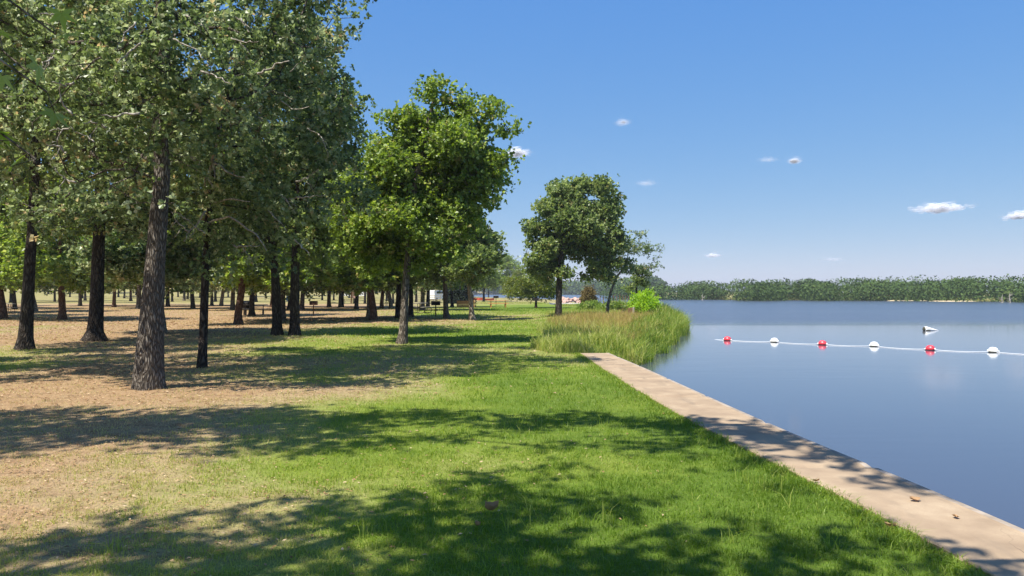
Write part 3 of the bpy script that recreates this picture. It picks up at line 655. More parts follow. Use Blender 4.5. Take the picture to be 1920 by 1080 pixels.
big('oak_tree', 885, 600, [(886, 602, 15), (884, 580, 9), (880, 540, 8), (878, 500, 7), (870, 440, 5)],
    [(878, 500, 0, .9), (850, 480, .3, 1.0), (905, 470, 0, .75), (895, 435, 0, .8), (860, 430, 0, 1.0), (908, 505, 0, .5), (845, 515, 0, .5), (880, 400, 0, .8), (900, 480, -.8, .8), (925, 480, .6, .7), (915, 450, 1, .8), (860, 500, -.8, .7), (885, 525, 0, .5)],
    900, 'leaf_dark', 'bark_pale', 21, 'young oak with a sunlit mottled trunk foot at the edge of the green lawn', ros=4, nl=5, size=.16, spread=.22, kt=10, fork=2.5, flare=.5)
big('oak_tree', 838, 597, [(838, 599, 15), (836, 580, 10), (835, 540, 9), (832, 500, 7), (825, 440, 5)],
    [(825, 480, 0, 1.1), (790, 490, .3, 1.0), (850, 450, 0, 1.1), (800, 440, 0, 1.2), (820, 390, 0, 1.2), (770, 470, 0, .9), (850, 500, 0, .6), (800, 500, -.8, .9), (830, 515, 0, .7), (770, 510, 0, .8), (740, 480, .6, 1.0), (850, 400, 1, 1.1)],
    900, 'leaf_dark', 'bark_grey', 22, 'oak with a straight grey brown trunk just left of the dark cedar', ros=4, nl=5, size=.17, spread=.24, kt=10, fork=2.6, flare=.35, deep=1.8)

# the trees that shade the foreground; they stand left of the frame, only a low spray of star leaves reaches in
def shade(name, trunk, spots, zc, tips, seed, leafm, label, **kw):
    k_ = math.cos(el) / math.sin(el); sx, sy = -sun_dir.x / sun_dir.z, -sun_dir.y / sun_dir.z
    cl = []
    for i, (x, y, r) in enumerate(spots):
        z = zc + .6 * math.sin(i * 2.3); cl.append((x - sx * z, y - sy * z, z, r, r * .5, 1.0))  # clumps placed so that their shadows land on the chosen spots
    t_ = build_tree(name, (trunk[0][0], trunk[0][1], gz(trunk[0][0], trunk[0][1])), trunk, cl, tips, M[leafm], M['bark_grey'], np.random.RandomState(seed), **kw)
    return tag(t_, label, 'tree')
g1 = shade('sweetgum_tree', [(-4.6, 1.2, -.1, .26), (-4.6, 1.25, 1.2, .19), (-4.4, 1.5, 3.2, .16), (-4.0, 2.2, 5.2, .13), (-3.6, 3.0, 6.6, .09)],
           [(-3.0, 4.7, .7), (-2.2, 5.1, .75), (-1.2, 5.5, .7), (-.3, 5.3, .7), (.5, 5.7, .6), (-1.8, 4.2, .8), (-.6, 4.3, .8), (.4, 4.5, .75), (1.3, 4.4, .7), (1.6, 5.2, .55), (2.3, 4.9, .5), (2.4, 4.2, .6), (-.2, 6.6, .55), (.5, 7.1, .4), (2.3, 6.4, .35), (1.4, 3.6, .7), (-3.2, 3.6, .9), (-1.0, 3.2, .9)],
           7.4, 430, 31, 'leaf_bright', 'sweetgum whose low star leaved branch hangs in from the left', ros=4, nl=6, size=.11, spread=.16, kt=16, fork=3.0)
g2 = shade('oak_tree', [(-12.4, 5.4, -.1, .30), (-12.4, 5.4, 1.2, .22), (-12.0, 5.5, 3.6, .19), (-10.6, 5.8, 6.4, .15), (-8.6, 6.0, 7.8, .10)],
           [(-6.3, 8.7, 1.0), (-4.6, 8.9, .8), (-6.2, 10.3, .8), (-7.2, 9.2, .8), (-3.4, 10.4, .7), (-2.0, 8.9, .55), (-5.6, 7.7, .55), (1.9, 8.3, .35), (-5.2, 9.6, .9), (-4.1, 9.9, .9), (-3.0, 9.4, .9), (-2.0, 9.9, .8), (-1.0, 10.2, .7), (0, 9.8, .7), (.9, 9.9, .6), (1.8, 9.5, .55), (2.5, 9.0, .5), (2.9, 8.5, .7), (3.3, 7.6, .55), (3.2, 6.9, .4), (3.6, 6.3, .35), (2.3, 9.3, .6), (1.4, 8.4, .5), (2.3, 7.5, .3), (.5, 8.2, .35), (-1.5, 8.3, .6), (-2.6, 8.1, .6), (-3.8, 8.4, .5), (-5.2, 8.2, .6), (-.6, 8.6, .35), (3.2, 6.6, .25)],
           8.4, 900, 32, 'leaf_grey', 'oak left of the frame that shades the middle of the lawn', ros=4, nl=6, size=.11, spread=.17, kt=16, fork=3.4)
g3 = shade('oak_tree', [(-15.5, 12.5, -.1, .26), (-15.4, 12.5, 2.0, .20), (-15.0, 12.6, 5.5, .16), (-14.0, 12.8, 8.4, .10)],  # unseen oak, added to lay shade over the left of the lawn
           [(-11.5, 16, 1.5), (-9.6, 17.6, 1.3), (-8.2, 16.0, 1.0), (-9.2, 14.6, .9), (-7.2, 17.8, .9), (-12.5, 18.5, 1.3), (-3.6, 16.0, .9), (-2.4, 18.6, .9), (-4.0, 19.8, .9), (-1.0, 16.6, .6), (-10.2, 19.8, 1.2), (-6.6, 16.2, .8), (-7.8, 19.8, .9), (-5.6, 18.7, 1.0), (-5.0, 21.0, 1.0), (-6.6, 22.0, 1.1), (-9.2, 22.2, 1.2), (-12, 21.8, 1.3), (-6.8, 14.6, .6), (-13.5, 16, 1.0)],
           8.8, 1350, 33, 'leaf_grey', 'unseen oak added left of the frame to shade the lawn around the leftmost trunks', ros=4, nl=6, size=.14, spread=.24, kt=14, fork=4.0)
# star leaves of the sweetgum close to the lens
R = np.random.RandomState(5)
def star_leaf(c, d, nrm, s):
    d = d / np.linalg.norm(d); nrm = nrm - nrm.dot(d) * d; nrm /= np.linalg.norm(nrm); sd_ = np.cross(d, nrm)
    vs = [c]; 
    for i in range(11):
        a = (i / 10 - .5) * 2 * 2.45; r = (1.0 if i % 2 == 1 else .42) * (1 - .25 * abs(i / 10 - .5) * 2)
        vs.append(c + s * r * (d * math.cos(a) + sd_ * math.sin(a)) - nrm * s * .18 * r * r)
    return vs, [(0, i, i + 1) for i in range(1, 11)]
mb = MB(); tints = []
twig = MB()
for (x0, y0, z0, x1, y1, z1) in ((-3.2, 2.2, 3.4, -1.62, 2.62, 2.34), (-3.0, 2.6, 2.9, -1.95, 2.75, 2.05), (-3.0, 2.3, 3.2, -1.45, 2.5, 2.42), (-3.0, 1.9, 3.0, -1.30, 2.2, 2.16), (-3.0, 2.0, 2.9, -1.36, 2.25, 1.98)):
    a, b = np.array((x0, y0, z0)), np.array((x1, y1, z1)); pts = [a + (b - a) * u + np.array((0, 0, .12 * math.sin(u * 3.14))) for u in np.linspace(0, 1, 9)]
    twig.tube(pts, list(np.linspace(.012, .003, 9)), 5)
    for u in np.linspace(.45, 1.0, 15):
        p = a + (b - a) * u + np.array((0, 0, .12 * math.sin(u * 3.14)))
        pet = R.randn(3) * np.array((.07, .06, .05)); q = p + pet; twig.tube([p, q], .0015, 3, cap=False)
        vs, fs = star_leaf(q, R.randn(3) * .7 + np.array((.4, 0, -.5)), R.randn(3) * .5 + np.array((0, -.5, 1.0)), .05 + .022 * R.rand())
        mb.add(vs, fs); tints += [.2 + .5 * R.rand()] * len(vs)
inv = np.array(g1.location)
lv = np.array(mb.v) - inv; tv = np.array(twig.v) - inv
np_mesh('low_branch_leaves', lv, np.concatenate([np.array(f) for f in mb.f]), 3, M['leaf_bright'], g1, attrs={'tint': np.array(tints)})
np_mesh('low_branch', tv, np.concatenate([np.array(f) for f in twig.f]), np.array([len(f) for f in twig.f]), M['bark_grey'], g1)

# the rest of the grove: five grown trees, copied with all their parts
def generic(seed, h, r, leafm, barkm, size=.185, tips=620, base=2.35, lean=0.):
    R = np.random.RandomState(seed); cl = []
    for i in range(17):
        a = i * 2.4 + R.rand(); q = (.35 + .65 * R.rand()) * r; z = base + .4 + (h - base - 1.0) * R.rand() ** 1.35
        k_ = math.sin(math.pi * min(1, max(.3, (z - base) / (h - base) * .7 + .28))); rr = r * (.36 + .16 * R.rand())
        cl.append((math.cos(a) * q * k_ + lean * .5, math.sin(a) * q * k_, z, rr, rr * .75, 1))
    cl.append((lean * .6, 0, h - .8, r * .4, r * .35, 1))
    tr = [(0, 0, -.15, .20), (.02, 0, .5, .165), (lean * .2, .03, 1.6, .145), (lean * .4, 0, 2.8, .13), (lean * .5, .1, h * .55, .09), (lean * .6, 0, h * .78, .05)]
    return build_tree('oak_tree', (0, 0, 0), tr, cl, tips, M[leafm], M[barkm], R, ros=5, nl=6, size=size, spread=.30, kt=9, fork=base * .9, flare=.5)
protos = [generic(41, 9.2, 3.0, 'leaf_dark', 'bark_dark'), generic(42, 8.4, 3.2, 'leaf_grey', 'bark_grey'), generic(43, 8.8, 2.8, 'leaf_bright', 'bark_red', lean=-.5),
          generic(44, 9.6, 3.1, 'leaf_bright', 'bark_dark', lean=.4), generic(45, 8.0, 2.9, 'leaf_grey', 'bark_pale', lean=1.0), generic(46, 8.0, 3.4, 'leaf_yellow', 'bark_dark', base=1.9),
          generic(47, 9.0, 2.6, 'leaf_far', 'bark_dark', size=.3, tips=300, base=2.0)]
used = [False] * len(protos)
def place(v, px, py, sc, label, rz=0.0, d=None, sxy=1.0, group='oaks of the picnic grove'):
    if d is None: d = dist(py)
    x = (px - CX) / F * d; 
    if used[v]: o_ = copy_tree(protos[v])
    else: o_ = protos[v]; used[v] = True
    o_.location = (x, d, gz(x, d) - .03); o_.rotation_euler = (0, 0, rz); o_.scale = (sc * sxy * 1.12, sc * sxy * 1.12, sc)
    return tag(o_, label, 'tree', group)
GROVE = [
 (2, 5, 598, 1.0, 'wide red brown trunk cut by the left edge of the photo', .4, 1.5),
 (0, 82, 557, 1.25, 'broad dark trunk far back between the two leftmost near trunks', 1.0, 1.4),
 (2, 117, 600, .95, 'reddish trunk with a spreading foot left of the flared dark oak', 2.0, 1.2),
 (0, 103, 566, 1.0, 'dark leaning trunk close behind the reddish spreading trunk', 2.9, 1.0),
 (3, 131, 560, 1.1, 'thin forked trunk in the sun just left of the flared dark oak', .5, .8),
 (0, 155, 561, 1.0, 'thin leaning trunk touching the left side of the flared dark oak', 3.5, .8),
 (1, 206, 558, 1.2, 'pale trunk just right of the flared dark oak', 4.2, .9),
 (0, 222, 560, 1.1, 'straight dark trunk left of the weathered picnic table', 5.1, .8),
 (3, 233, 561, 1.1, 'dark trunk right behind the weathered picnic table', .9, .8),
 (0, 255, 559, 1.15, 'thin dark trunk just left of the stout grey oak', 1.7, .6),
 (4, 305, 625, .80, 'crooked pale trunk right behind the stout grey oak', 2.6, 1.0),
 (0, 323, 566, 1.0, 'dark trunk just behind the crooked pale one', 3.1, .9),
 (3, 334, 560, 1.1, 'very thin trunk, left of the gap onto the hay meadow', 4.4, .6),
 (1, 352, 562, 1.1, 'curved dark trunk in front of the pale meadow gap', 5.9, .9),
 (1, 397, 573, 1.0, 'greyish trunk half hidden by the slim dark oak', .2, .8),
 (0, 404, 566, 1.1, 'dark straight trunk just right of the slim dark oak', 1.9, 1.1),
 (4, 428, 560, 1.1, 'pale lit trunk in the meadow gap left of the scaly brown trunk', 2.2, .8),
 (2, 447, 607, 1.0, 'scaly brown trunk with a flared foot beside the black smoker', 3.7, 1.1),
 (0, 472, 592, 1.0, 'dark trunk with the black smoker in front of it', 5.0, .9),
 (3, 498, 561, 1.1, 'short looking far trunk left of the black pair', .8, .7),
 (1, 531, 600, .9, 'thin grey trunk seen between the black pair', 2.5, .8),
 (3, 604, 563, 1.0, 'straight trunk in the open meadow above the lone post grill', 1.4, .9),
 (5, 626, 563, .95, 'thin trunk in front of the parked grey car', 3.3, .5),
 (5, 593, 553, 1.0, 'little far meadow tree above the lone post grill', 4.1, .7),
 (1, 638, 576, 1.0, 'pale straight trunk right of the parked grey car', 4.8, 1.0),
 (0, 684, 568, 1.0, 'dark trunk with a broad foot right of the park notice board', 5.5, 1.0),
 (2, 700, 600, .95, 'leaning brown trunk of two touching stems left of the bright oak', .1, 1.4),
 (4, 692, 597, .85, 'shorter pale stem touching the leaning brown trunk', 1.6, .9),
 (2, 716, 577, 1.0, 'red brown trunk between the leaning pair and the bright oak', 2.8, 1.2),
 (0, 747, 597, .95, 'thin dark trunk just left of the bright oak', 3.9, .7),
 (1, 737, 566, 1.0, 'far grey trunk above the curved pipe bench', .3, .8),
 (0, 770, 594, .9, 'dark trunk just right of the bright oak', 5.3, .7),
 (3, 802, 577, 1.0, 'grey brown trunk beside the black box grill', .7, 1.1),
 (3, 758, 566, 1.0, 'far dark trunk hidden behind the bright oak', 1.3, .8),
 (3, 848, 576, .9, 'thin trunk in front of the dark cedar', 2.1, .6),
]
for v, px, py, sc_, lab, rz, sxy in GROVE:
    place(v, px, py, sc_, lab, rz, sxy=1.0 if sxy < 1 else 1.0 + (sxy - 1) * .5)
place(3, 907, 563, 1.05, 'round crowned green tree behind the orange picnic table', 1.2, sxy=1.15, group='trees on the inlet bank')
place(0, 916, 556, 1.25, 'far green tree by the water behind the red boats', 2.6, group='trees on the inlet bank')
place(3, 953, 558, 1.35, 'rounded tree right of the orange table at the water', 3.4, sxy=1.15, group='trees on the inlet bank')
place(5, 1005, 577, .62, 'small yellowish tree behind the box grill near the inlet', 4.5, sxy=1.1, group='trees on the inlet bank')
place(5, 975, 560, .95, 'yellow green tree between the round trees and the lone oak', .6, sxy=1.1, group='trees on the inlet bank')
# a back row closing the grove
rb = random.Random(3); k_ = 0
BACK = [(-120, 110), (-60, 90), (20, 120), (60, 150), (112, 135), (160, 150), (190, 120), (245, 140), (290, 170), (345, 150), (375, 190), (455, 200), (480, 130), (545, 180), (575, 210), (655, 190), (665, 130), (725, 170), (780, 150), (810, 190), (-30, 62), (260, 75), (545, 72), (640, 85)]
MID = [(28, 74), (66, 66), (150, 92), (214, 84), (270, 96), (315, 88), (362, 78), (415, 90), (436, 72), (510, 86), (566, 68), (617, 82), (668, 74), (733, 80), (792, 70), (-60, 52), (-25, 80)]
MIDW = ['at the left frame edge', 'just right of the leftmost near trunk', 'left of the flared dark oak', 'behind the weathered table', 'left of the stout oak', 'just right of the crooked pale trunk', 'left of the slim dark oak', 'right of the slim dark oak', 'left of the scaly brown trunk', 'left of the black pair', 'just right of the black pair', 'right of the lone post grill', 'above the leaning brown trunk', 'left of the bright oak', 'right of the bright oak', 'out past the left edge, nearer one', 'out past the left edge, farther one']
for i, (px, d) in enumerate(MID): place([3, 4, 1, 2, 3, 0][i % 6], px, 0, .95 + .15 * rb.random(), 'slim tree in the middle of the grove, ' + MIDW[i], rb.random() * 6, d=d, sxy=1.05)
BACK2 = [(30, 250), (90, 230), (140, 270), (200, 240), (240, 290), (300, 250), (330, 300), (385, 260), (420, 310), (450, 280), (500, 300), (530, 260), (560, 300), (600, 330), (640, 300), (690, 260), (740, 300), (790, 280), (835, 260), (870, 250)]
WORD = ['at the left edge', 'left of the leftmost near trunk', 'behind the leftmost near trunk', 'right of the leftmost near trunk', 'behind the reddish spreading trunk', 'left of the flared dark oak', 'behind the flared dark oak', 'right of the weathered table', 'behind the stout grey oak', 'in the meadow gap', 'behind the slim dark oak', 'behind the scaly brown trunk', 'behind the black smoker', 'behind the black pair', 'right of the black pair', 'behind the white park building', 'behind the notice board', 'right of the leaning brown trunk', 'behind the bright oak', 'behind the rail fence', 'in the shade left of the frame edge', 'between the flared oak and the stout oak', 'just behind the black pair', 'behind the lone post grill']
for i, (px, d) in enumerate(BACK):
    place([3, 2, 3, 1, 5, 0][i % 6], px, 0, 1.1 + .25 * rb.random(), 'back row tree of the grove, ' + WORD[i], rb.random() * 6, d=d)
for i, (px, d) in enumerate(BACK2):
    w2_ = ['left of the leftmost near trunk', 'right of the leftmost near trunk', 'by the reddish spreading trunk', 'right of the flared dark oak', 'above the weathered table', 'just right of the stout oak', 'left in the meadow gap', 'behind the slim dark oak', 'in the meadow gap', 'above the scaly brown trunk', 'above the smoker', 'between the black pair', 'right of the black pair', 'above the lone post grill', 'above the parked car', 'above the leaning brown trunk', 'left of the bright oak', 'right of the bright oak', 'above the plank fence', 'above the red boats'][i]
    place([6, 0, 6, 3, 1][i % 5], px, 0, 1.2 + .3 * rb.random(), 'small far tree across the hay meadow, ' + w2_, rb.random() * 6, d=d, group='far trees across the meadow')
for o_, u_ in zip(protos, used):
    if not u_: 
        for c_ in list(o_.children): bpy.data.objects.remove(c_)
        bpy.data.objects.remove(o_)

# ------------------------------------------------------------------ far woods (a mass nobody could count)
def woods(name, path, n, h, size, R, leafm, label, depth=30, q=330):
    path = np.array(path, float); seg = np.hypot(*np.diff(path, axis=0).T); cum = np.concatenate(([0], np.cumsum(seg)))
    s = R.rand(n) * cum[-1]; x = np.interp(s, cum, path[:, 0]); y = np.interp(s, cum, path[:, 1])
    i = np.clip(np.searchsorted(cum, s) - 1, 0, len(seg) - 1); tx, ty = (np.diff(path, axis=0)[i] / seg[i][:, None]).T
    off = R.rand(n) ** 1.3 * depth; off[: n // 3] = R.rand(n // 3) * 4
    x, y = x - ty * off, y + tx * off
    hh = h * (.80 + .30 * R.rand(n)) * (.88 + .24 * fbm(x * .02, y * .02, 2)) + off * .035; r = hh * (.55 + .28 * R.rand(n))
    cx_, cy_, cz_ = x, y, ground_h(x, y) + hh * .5
    m = n * q; k_ = np.repeat(np.arange(n), q); u = R.randn(m, 3); u /= np.linalg.norm(u, axis=1)[:, None]
    lump = 1 + .16 * np.sin(u[:, 0] * 5 + k_) * np.sin(u[:, 1] * 5 + k_ * 1.7) + .08 * np.sin(u[:, 2] * 7 + k_)
    rad_ = (.72 + .28 * R.rand(m) ** .5) * lump
    c = np.stack([cx_[k_] + u[:, 0] * r[k_] * rad_, cy_[k_] + u[:, 1] * r[k_] * rad_, cz_[k_] + u[:, 2] * hh[k_] * .5 * rad_], 1)
    a = R.randn(m, 3); a /= np.linalg.norm(a, axis=1)[:, None]; nn = u * .9 + R.randn(m, 3) * .6; a -= (a * nn).sum(1)[:, None] * nn / (nn * nn).sum(1)[:, None]; a /= np.linalg.norm(a, axis=1)[:, None] + 1e-9
    b = np.cross(nn, a); b /= np.linalg.norm(b, axis=1)[:, None] + 1e-9; s_ = (size * (.5 + R.rand(m)))[:, None]
    v = np.empty((m, 3, 3)); v[:, 0] = c + a * s_; v[:, 1] = c - a * s_ * .6 + b * s_ * .8; v[:, 2] = c - a * s_ * .6 - b * s_ * .8
    tn = np.clip(.5 + .2 * R.randn(n), 0, 1)[k_] + .12 * R.randn(m)
    o_ = np_mesh(name, v.reshape(-1, 3), np.arange(m * 3), 3, M[leafm], attrs={'tint': np.repeat(np.clip(tn, 0, 1), 3)})
    return tag(o_, label, 'woods', kind='stuff')
woods('woods', [(400, 128), (300, 146), (172, 172), (136, 189), (118, 200), (122, 212), (90, 228), (64, 232), (58, 258)], 740, 5.4, .26, np.random.RandomState(61), 'leaf_far', 'dense green woods along the far shore behind the buoys')
woods('woods', [(96, 520), (98, 560), (105, 645), (50, 800), (-60, 775)], 330, 12, 1.3, np.random.RandomState(62), 'leaf_far', 'distant low woods beyond the inlet behind the lone oak', q=140)
woods('woods', [(-40, 520), (-120, 500), (-260, 430), (-420, 330)], 300, 11, 1.2, np.random.RandomState(63), 'leaf_far', 'distant tree line behind the hay meadow and the grove', q=130)

# ------------------------------------------------------------------ shore vegetation
def pick(poly, n, R):
    poly = np.array(poly); lo, hi = poly.min(0), poly.max(0); out = []
    while sum(map(len, out)) < n:
        p = lo + (hi - lo) * R.rand(n * 2, 2); x, y = p.T; ins = np.zeros(len(p), bool)
        for i in range(len(poly)):
            (ax, ay), (bx, by) = poly[i - 1], poly[i]; ins ^= ((ay > y) != (by > y)) & (x < (bx - ax) * (y - ay) / (by - ay + 1e-12) + ax)
        out.append(p[ins])
    return np.concatenate(out)[:n].T
R = np.random.RandomState(71)
# green reeds standing on the water side of the point
shore = np.array(near_shore[8:21])
def along(shore, n, R, inn, out):
    seg = np.hypot(*np.diff(shore, axis=0).T); cum = np.concatenate(([0], np.cumsum(seg))); s = R.rand(n) * cum[-1]
    x = np.interp(s, cum, shore[:, 0]); y = np.interp(s, cum, shore[:, 1]); i = np.clip(np.searchsorted(cum, s) - 1, 0, len(seg) - 1)
    tx, ty = (np.diff(shore, axis=0)[i] / seg[i][:, None]).T; off = -inn + (inn + out) * R.rand(n)
    off = off + (fbm(x * .9, y * .9, 77) - .5) * 1.3
    return x + ty * off, y - tx * off, off
x, y, off = along(shore, 46000, R, 1.0, .45)
m = ~((y < 21.0) & (x < 3.0)); x, y, off = x[m], y[m], off[m]
cl_ = fbm(x * 1.6, y * 1.6, 78, 2); m = R.rand(len(x)) < .35 + 1.3 * (cl_ - .25); x, y, cl_ = x[m], y[m], cl_[m]
hh = (.35 + .5 * R.rand(len(x)) + .6 * R.rand(len(x)) ** 5) * (.6 + .75 * cl_) * np.interp(y, [20, 26, 40, 60], [.34, .46, .72, .8])
p1 = blades(x, y, np.maximum(ground_h(x, y), WATER_Z - .1), hh + .18 * (ground_h(x, y) < -.3), .007 + .005 * R.rand(len(x)) + y * .0003, np.clip(.05 + .75 * R.rand(len(x)) ** np.interp(y, [22, 30], [1.2, 2.4]) + (cl_ - .5) * .8, 0, 1), .38, .5, 2, R=R)
V, L, S, T = join([p1]); o = np_mesh('reeds', V, L, S, M['reed'], attrs={'tint': T}); tag(o, 'bright green reeds standing in the water along the point', 'reeds', kind='stuff')
# brown seeded sedge on top of the point
poly = [(1.5, 37), (1.9, 30), (2.8, 25.5), (3.9, 26.0), (5.4, 31), (7.1, 37), (8.9, 44), (10.1, 50), (10.6, 56), (8.0, 57), (7.2, 52), (5.2, 50.5), (3.6, 47), (2.2, 43)]
x, y = pick(poly, 38000, R); cl_ = fbm(x * 1.2, y * 1.2, 80, 3)
p1 = blades(x, y, ground_h(x, y), (.15 + .24 * R.rand(len(x)) + .30 * R.rand(len(x)) ** 4) * (.4 + 1.1 * cl_), .010 + .010 * R.rand(len(x)), np.clip(.08 + .75 * R.rand(len(x)) ** .8 + (cl_ - .5) * .8, 0, 1), .3, .3, 2, R=R)
xs, ys_, = x[:5000], y[:5000]
V, L, S, T = join([p1]); o = np_mesh('sedge', V, L, S, M['sedge'], attrs={'tint': T}); tag(o, 'tall rusty brown and yellow seeded grass on top of the point', 'tall grass', kind='stuff')
# pale green weeds by the walkway's end
poly = [(.9, 20.6), (2.2, 20.45), (3.1, 21.6), (4.4, 25.5), (4.0, 28), (2.6, 32), (1.6, 36), (1.0, 33), (1.2, 27), (.5, 23)]
x, y = pick(poly, 15000, R); cl_ = fbm(x * 1.5, y * 1.5, 82, 2)
p1 = blades(x, y, ground_h(x, y), (.10 + .24 * R.rand(len(x)) + .35 * R.rand(len(x)) ** 5) * (.3 + 1.2 * cl_), .010 + .006 * R.rand(len(x)), np.clip(.35 + .6 * R.rand(len(x)), 0, 1), .4, .3, 2, R=R)
V, L, S, T = join([p1]); o = np_mesh('weeds', V, L, S, M['reed'], attrs={'tint': T}); tag(o, 'pale green knee high weeds at the end of the walkway', 'weeds', kind='stuff')
# thin green growth on the back of the point and the inlet bank
parts = []
for a_, b_, n_ in (((5.2, 90), (12.2, 97), 3500), ((3.0, 103), (5.0, 118), 1500), ((6.0, 58), (11.8, 76), 4500), ((-6, 112), (4, 150), 3000), ((2.5, 52), (6.5, 60), 1800)):
    x = a_[0] + (b_[0] - a_[0]) * R.rand(n_); y = a_[1] + (b_[1] - a_[1]) * R.rand(n_); z_ = ground_h(x, y); m = z_ > -.75; x, y, z_ = x[m], y[m], z_[m]
    parts.append(blades(x, y, z_, .15 + .35 * R.rand(len(x)) * fbm(x * .7, y * .7, 83), np.full(len(x), .03), np.clip(.3 + .6 * R.rand(len(x)), 0, 1), .4, .3, 1, R=R))
V, L, S, T = join(parts); o = np_mesh('bank_grass', V, L, S, M['reed'], attrs={'tint': T}); tag(o, 'rough yellow green grass on the low bank of the inlet', 'bank grass', kind='stuff')
# pale reed fringe of the far shore
x, y, off = along(np.array(far_shore[4:14])[::-1], 9000, R, 0.6, 1.2)
parts = [blades(x, y, np.maximum(ground_h(x, y), WATER_Z), .35 + .5 * R.rand(len(x)), np.full(len(x), .10), np.clip(.35 + .6 * R.rand(len(x)) * fbm(x * .1, y * .1, 3) * 1.6, 0, 1), .3, .3, 1, R=R)]
V, L, S, T = join(parts); o = np_mesh('shore_reeds', V, L, S, M['reed'], attrs={'tint': T}); tag(o, 'low pale reed fringe at the foot of the far woods', 'reeds', kind='stuff')

def bush(name, px, py, w, h, leafm, seed, label, n=260, size=.10, d=None, wispy=.6, aspect=.16, cat='bush'):
    R = np.random.RandomState(seed); d = d or dist(py); x = (px - CX) / F * d; z = gz(x, d); root = empty(name, (x, d, z))
    st = MB(); tips = []
    for i in range(n):
        a = R.rand() * 6.28; u = R.rand() ** .6; e = (np.array((math.cos(a) * u * w / 2, math.sin(a) * u * w / 2, 0)) * 1.0); top = h * (1 - .55 * u ** 2.2) * (.55 + .45 * R.rand())
        p0 = e * .12; p2 = e + np.array((0, 0, top)); p1 = e * .45 + np.array((0, 0, top * .55))
        if i % 3 == 0: st.tube([p0, p1, p2], [.016, .010, .004], 3, cap=False)
        for q in (.45, .62, .8, 1.0): tips.append((p1 + (p2 - p1) * ((q - .4) / .6)))
    st.build('stem', M['bark_dark'] if leafm != 'leaf_brown' else M['bark_red'], root)
    lv, ll, lsz, lt = make_leaves(np.array(tips), 2, 6, .10 * max(1, w / 2.5), size, R, .3, aspect=aspect)
    np_mesh('foliage', lv, ll, lsz, M[leafm], root, attrs={'tint': lt}); return tag(root, label, cat)
bush('willow_bush', 1209, 595.5, 1.95, 1.75, 'leaf_willow', 81, 'round lime green bush on the tip of the point', n=130, size=.21)
bush('willow_bush', 1236, 586, .9, .7, 'leaf_dark', 82, 'low darker bush at the right foot of the lime green bush', n=80, size=.14)
bush('brown_shrub', 1103, 580, 1.5, 2.3, 'leaf_brown', 83, 'upright reddish brown shrub beside the boat ramp', n=170, size=.2)
bush('green_shrub', 1108, 582, 2.6, .8, 'leaf_bright', 84, 'low green plants at the foot of the brown shrub', n=110, size=.2)
bush('green_shrub', 1150, 584, 2.6, .8, 'leaf_bright', 85, 'low green mound on the bank right of the thin crooked tree', n=110, size=.2)

def cedar(px, d, w, h, seed, label):
    R = np.random.RandomState(seed); x = (px - CX) / F * d; z = gz(x, d); root = empty('cedar_tree', (x, d, z))
    MB().tube([(0, 0, -.1), (0, .1, h * .5), (0, 0, h * .9)], [.22, .15, .04], 8).build('trunk', M['bark_dark'], root)
    n = 420; a = R.rand(n) * 6.28; zz = .4 + R.rand(n) * (h - .5); rr = w / 2 * np.clip(1.05 - (zz / h) ** 1.6, .1, 1) * (.5 + .5 * R.rand(n)) * (1 + .2 * np.sin(a * 3))
    lv, ll, lsz, lt = make_leaves(np.stack([np.cos(a) * rr, np.sin(a) * rr, zz], 1), 4, 6, .28, .34, R, .1, aspect=.3)
    np_mesh('crown', lv, ll, lsz, M['leaf_cedar_shade'], root, attrs={'tint': lt}); return tag(root, label, 'tree')
cedar(862, 118, 3.6, 4.2, 91, 'dark bushy cedar behind the two trunks at the lawn edge')
cedar(848, 122, 2.2, 3.4, 92, 'smaller dark cedar on the left side of the bushy cedar')

# ------------------------------------------------------------------ park furniture
M['wood_grey'] = simple('weathered_wood', (.20, .17, .13), (.36, .32, .26), 9, .85)
M['wood_orange'] = simple('orange_stained_wood', (.42, .17, .05), (.58, .27, .09), 9, .7)
M['wood_brown'] = simple('brown_wood', (.12, .06, .03), (.22, .12, .065), 9, .8)
M['pipe'] = simple('brown_painted_pipe', (.05, .035, .025), (.10, .07, .05), 14, .5, .4)
M['black'] = simple('sooty_black_steel', (.008, .008, .008), (.022, .02, .019), 14, .6, .4)
M['rust'] = simple('rusty_steel', (.06, .028, .016), (.14, .06, .03), 14, .8)
M['white'] = simple('white_paint', (.74, .74, .72), (.84, .84, .82), 4, .35, .5)
M['glass'] = simple('dark_glass', (.02, .03, .04), (.035, .045, .055), 4, .08, .8)
M['rubber'] = simple('black_rubber', (.012, .012, .012), (.025, .025, .025), 9, .8)
M['red'] = simple('red_boat_paint', (.52, .07, .04), (.66, .13, .07), 4, .4, .5)
M['car_grey'] = simple('grey_blue_car_paint', (.14, .17, .22), (.18, .21, .26), 3, .25, .6)
M['blue'] = simple('pale_blue_plastic', (.22, .42, .60), (.30, .52, .70), 4, .5, .4)
M['roof'] = simple('brown_roof', (.07, .06, .055), (.13, .11, .10), 6, .85)
M['pinkboard'] = simple('faded_pink_notices', (.50, .28, .22), (.66, .45, .36), 12, .7)
M['rock'] = simple('pink_granite', (.36, .22, .17), (.56, .38, .31), 2.5, .9, .2, bump=.6)
M['slab'] = simple('pale_ramp_concrete', (.52, .48, .42), (.70, .66, .60), 2, .9)

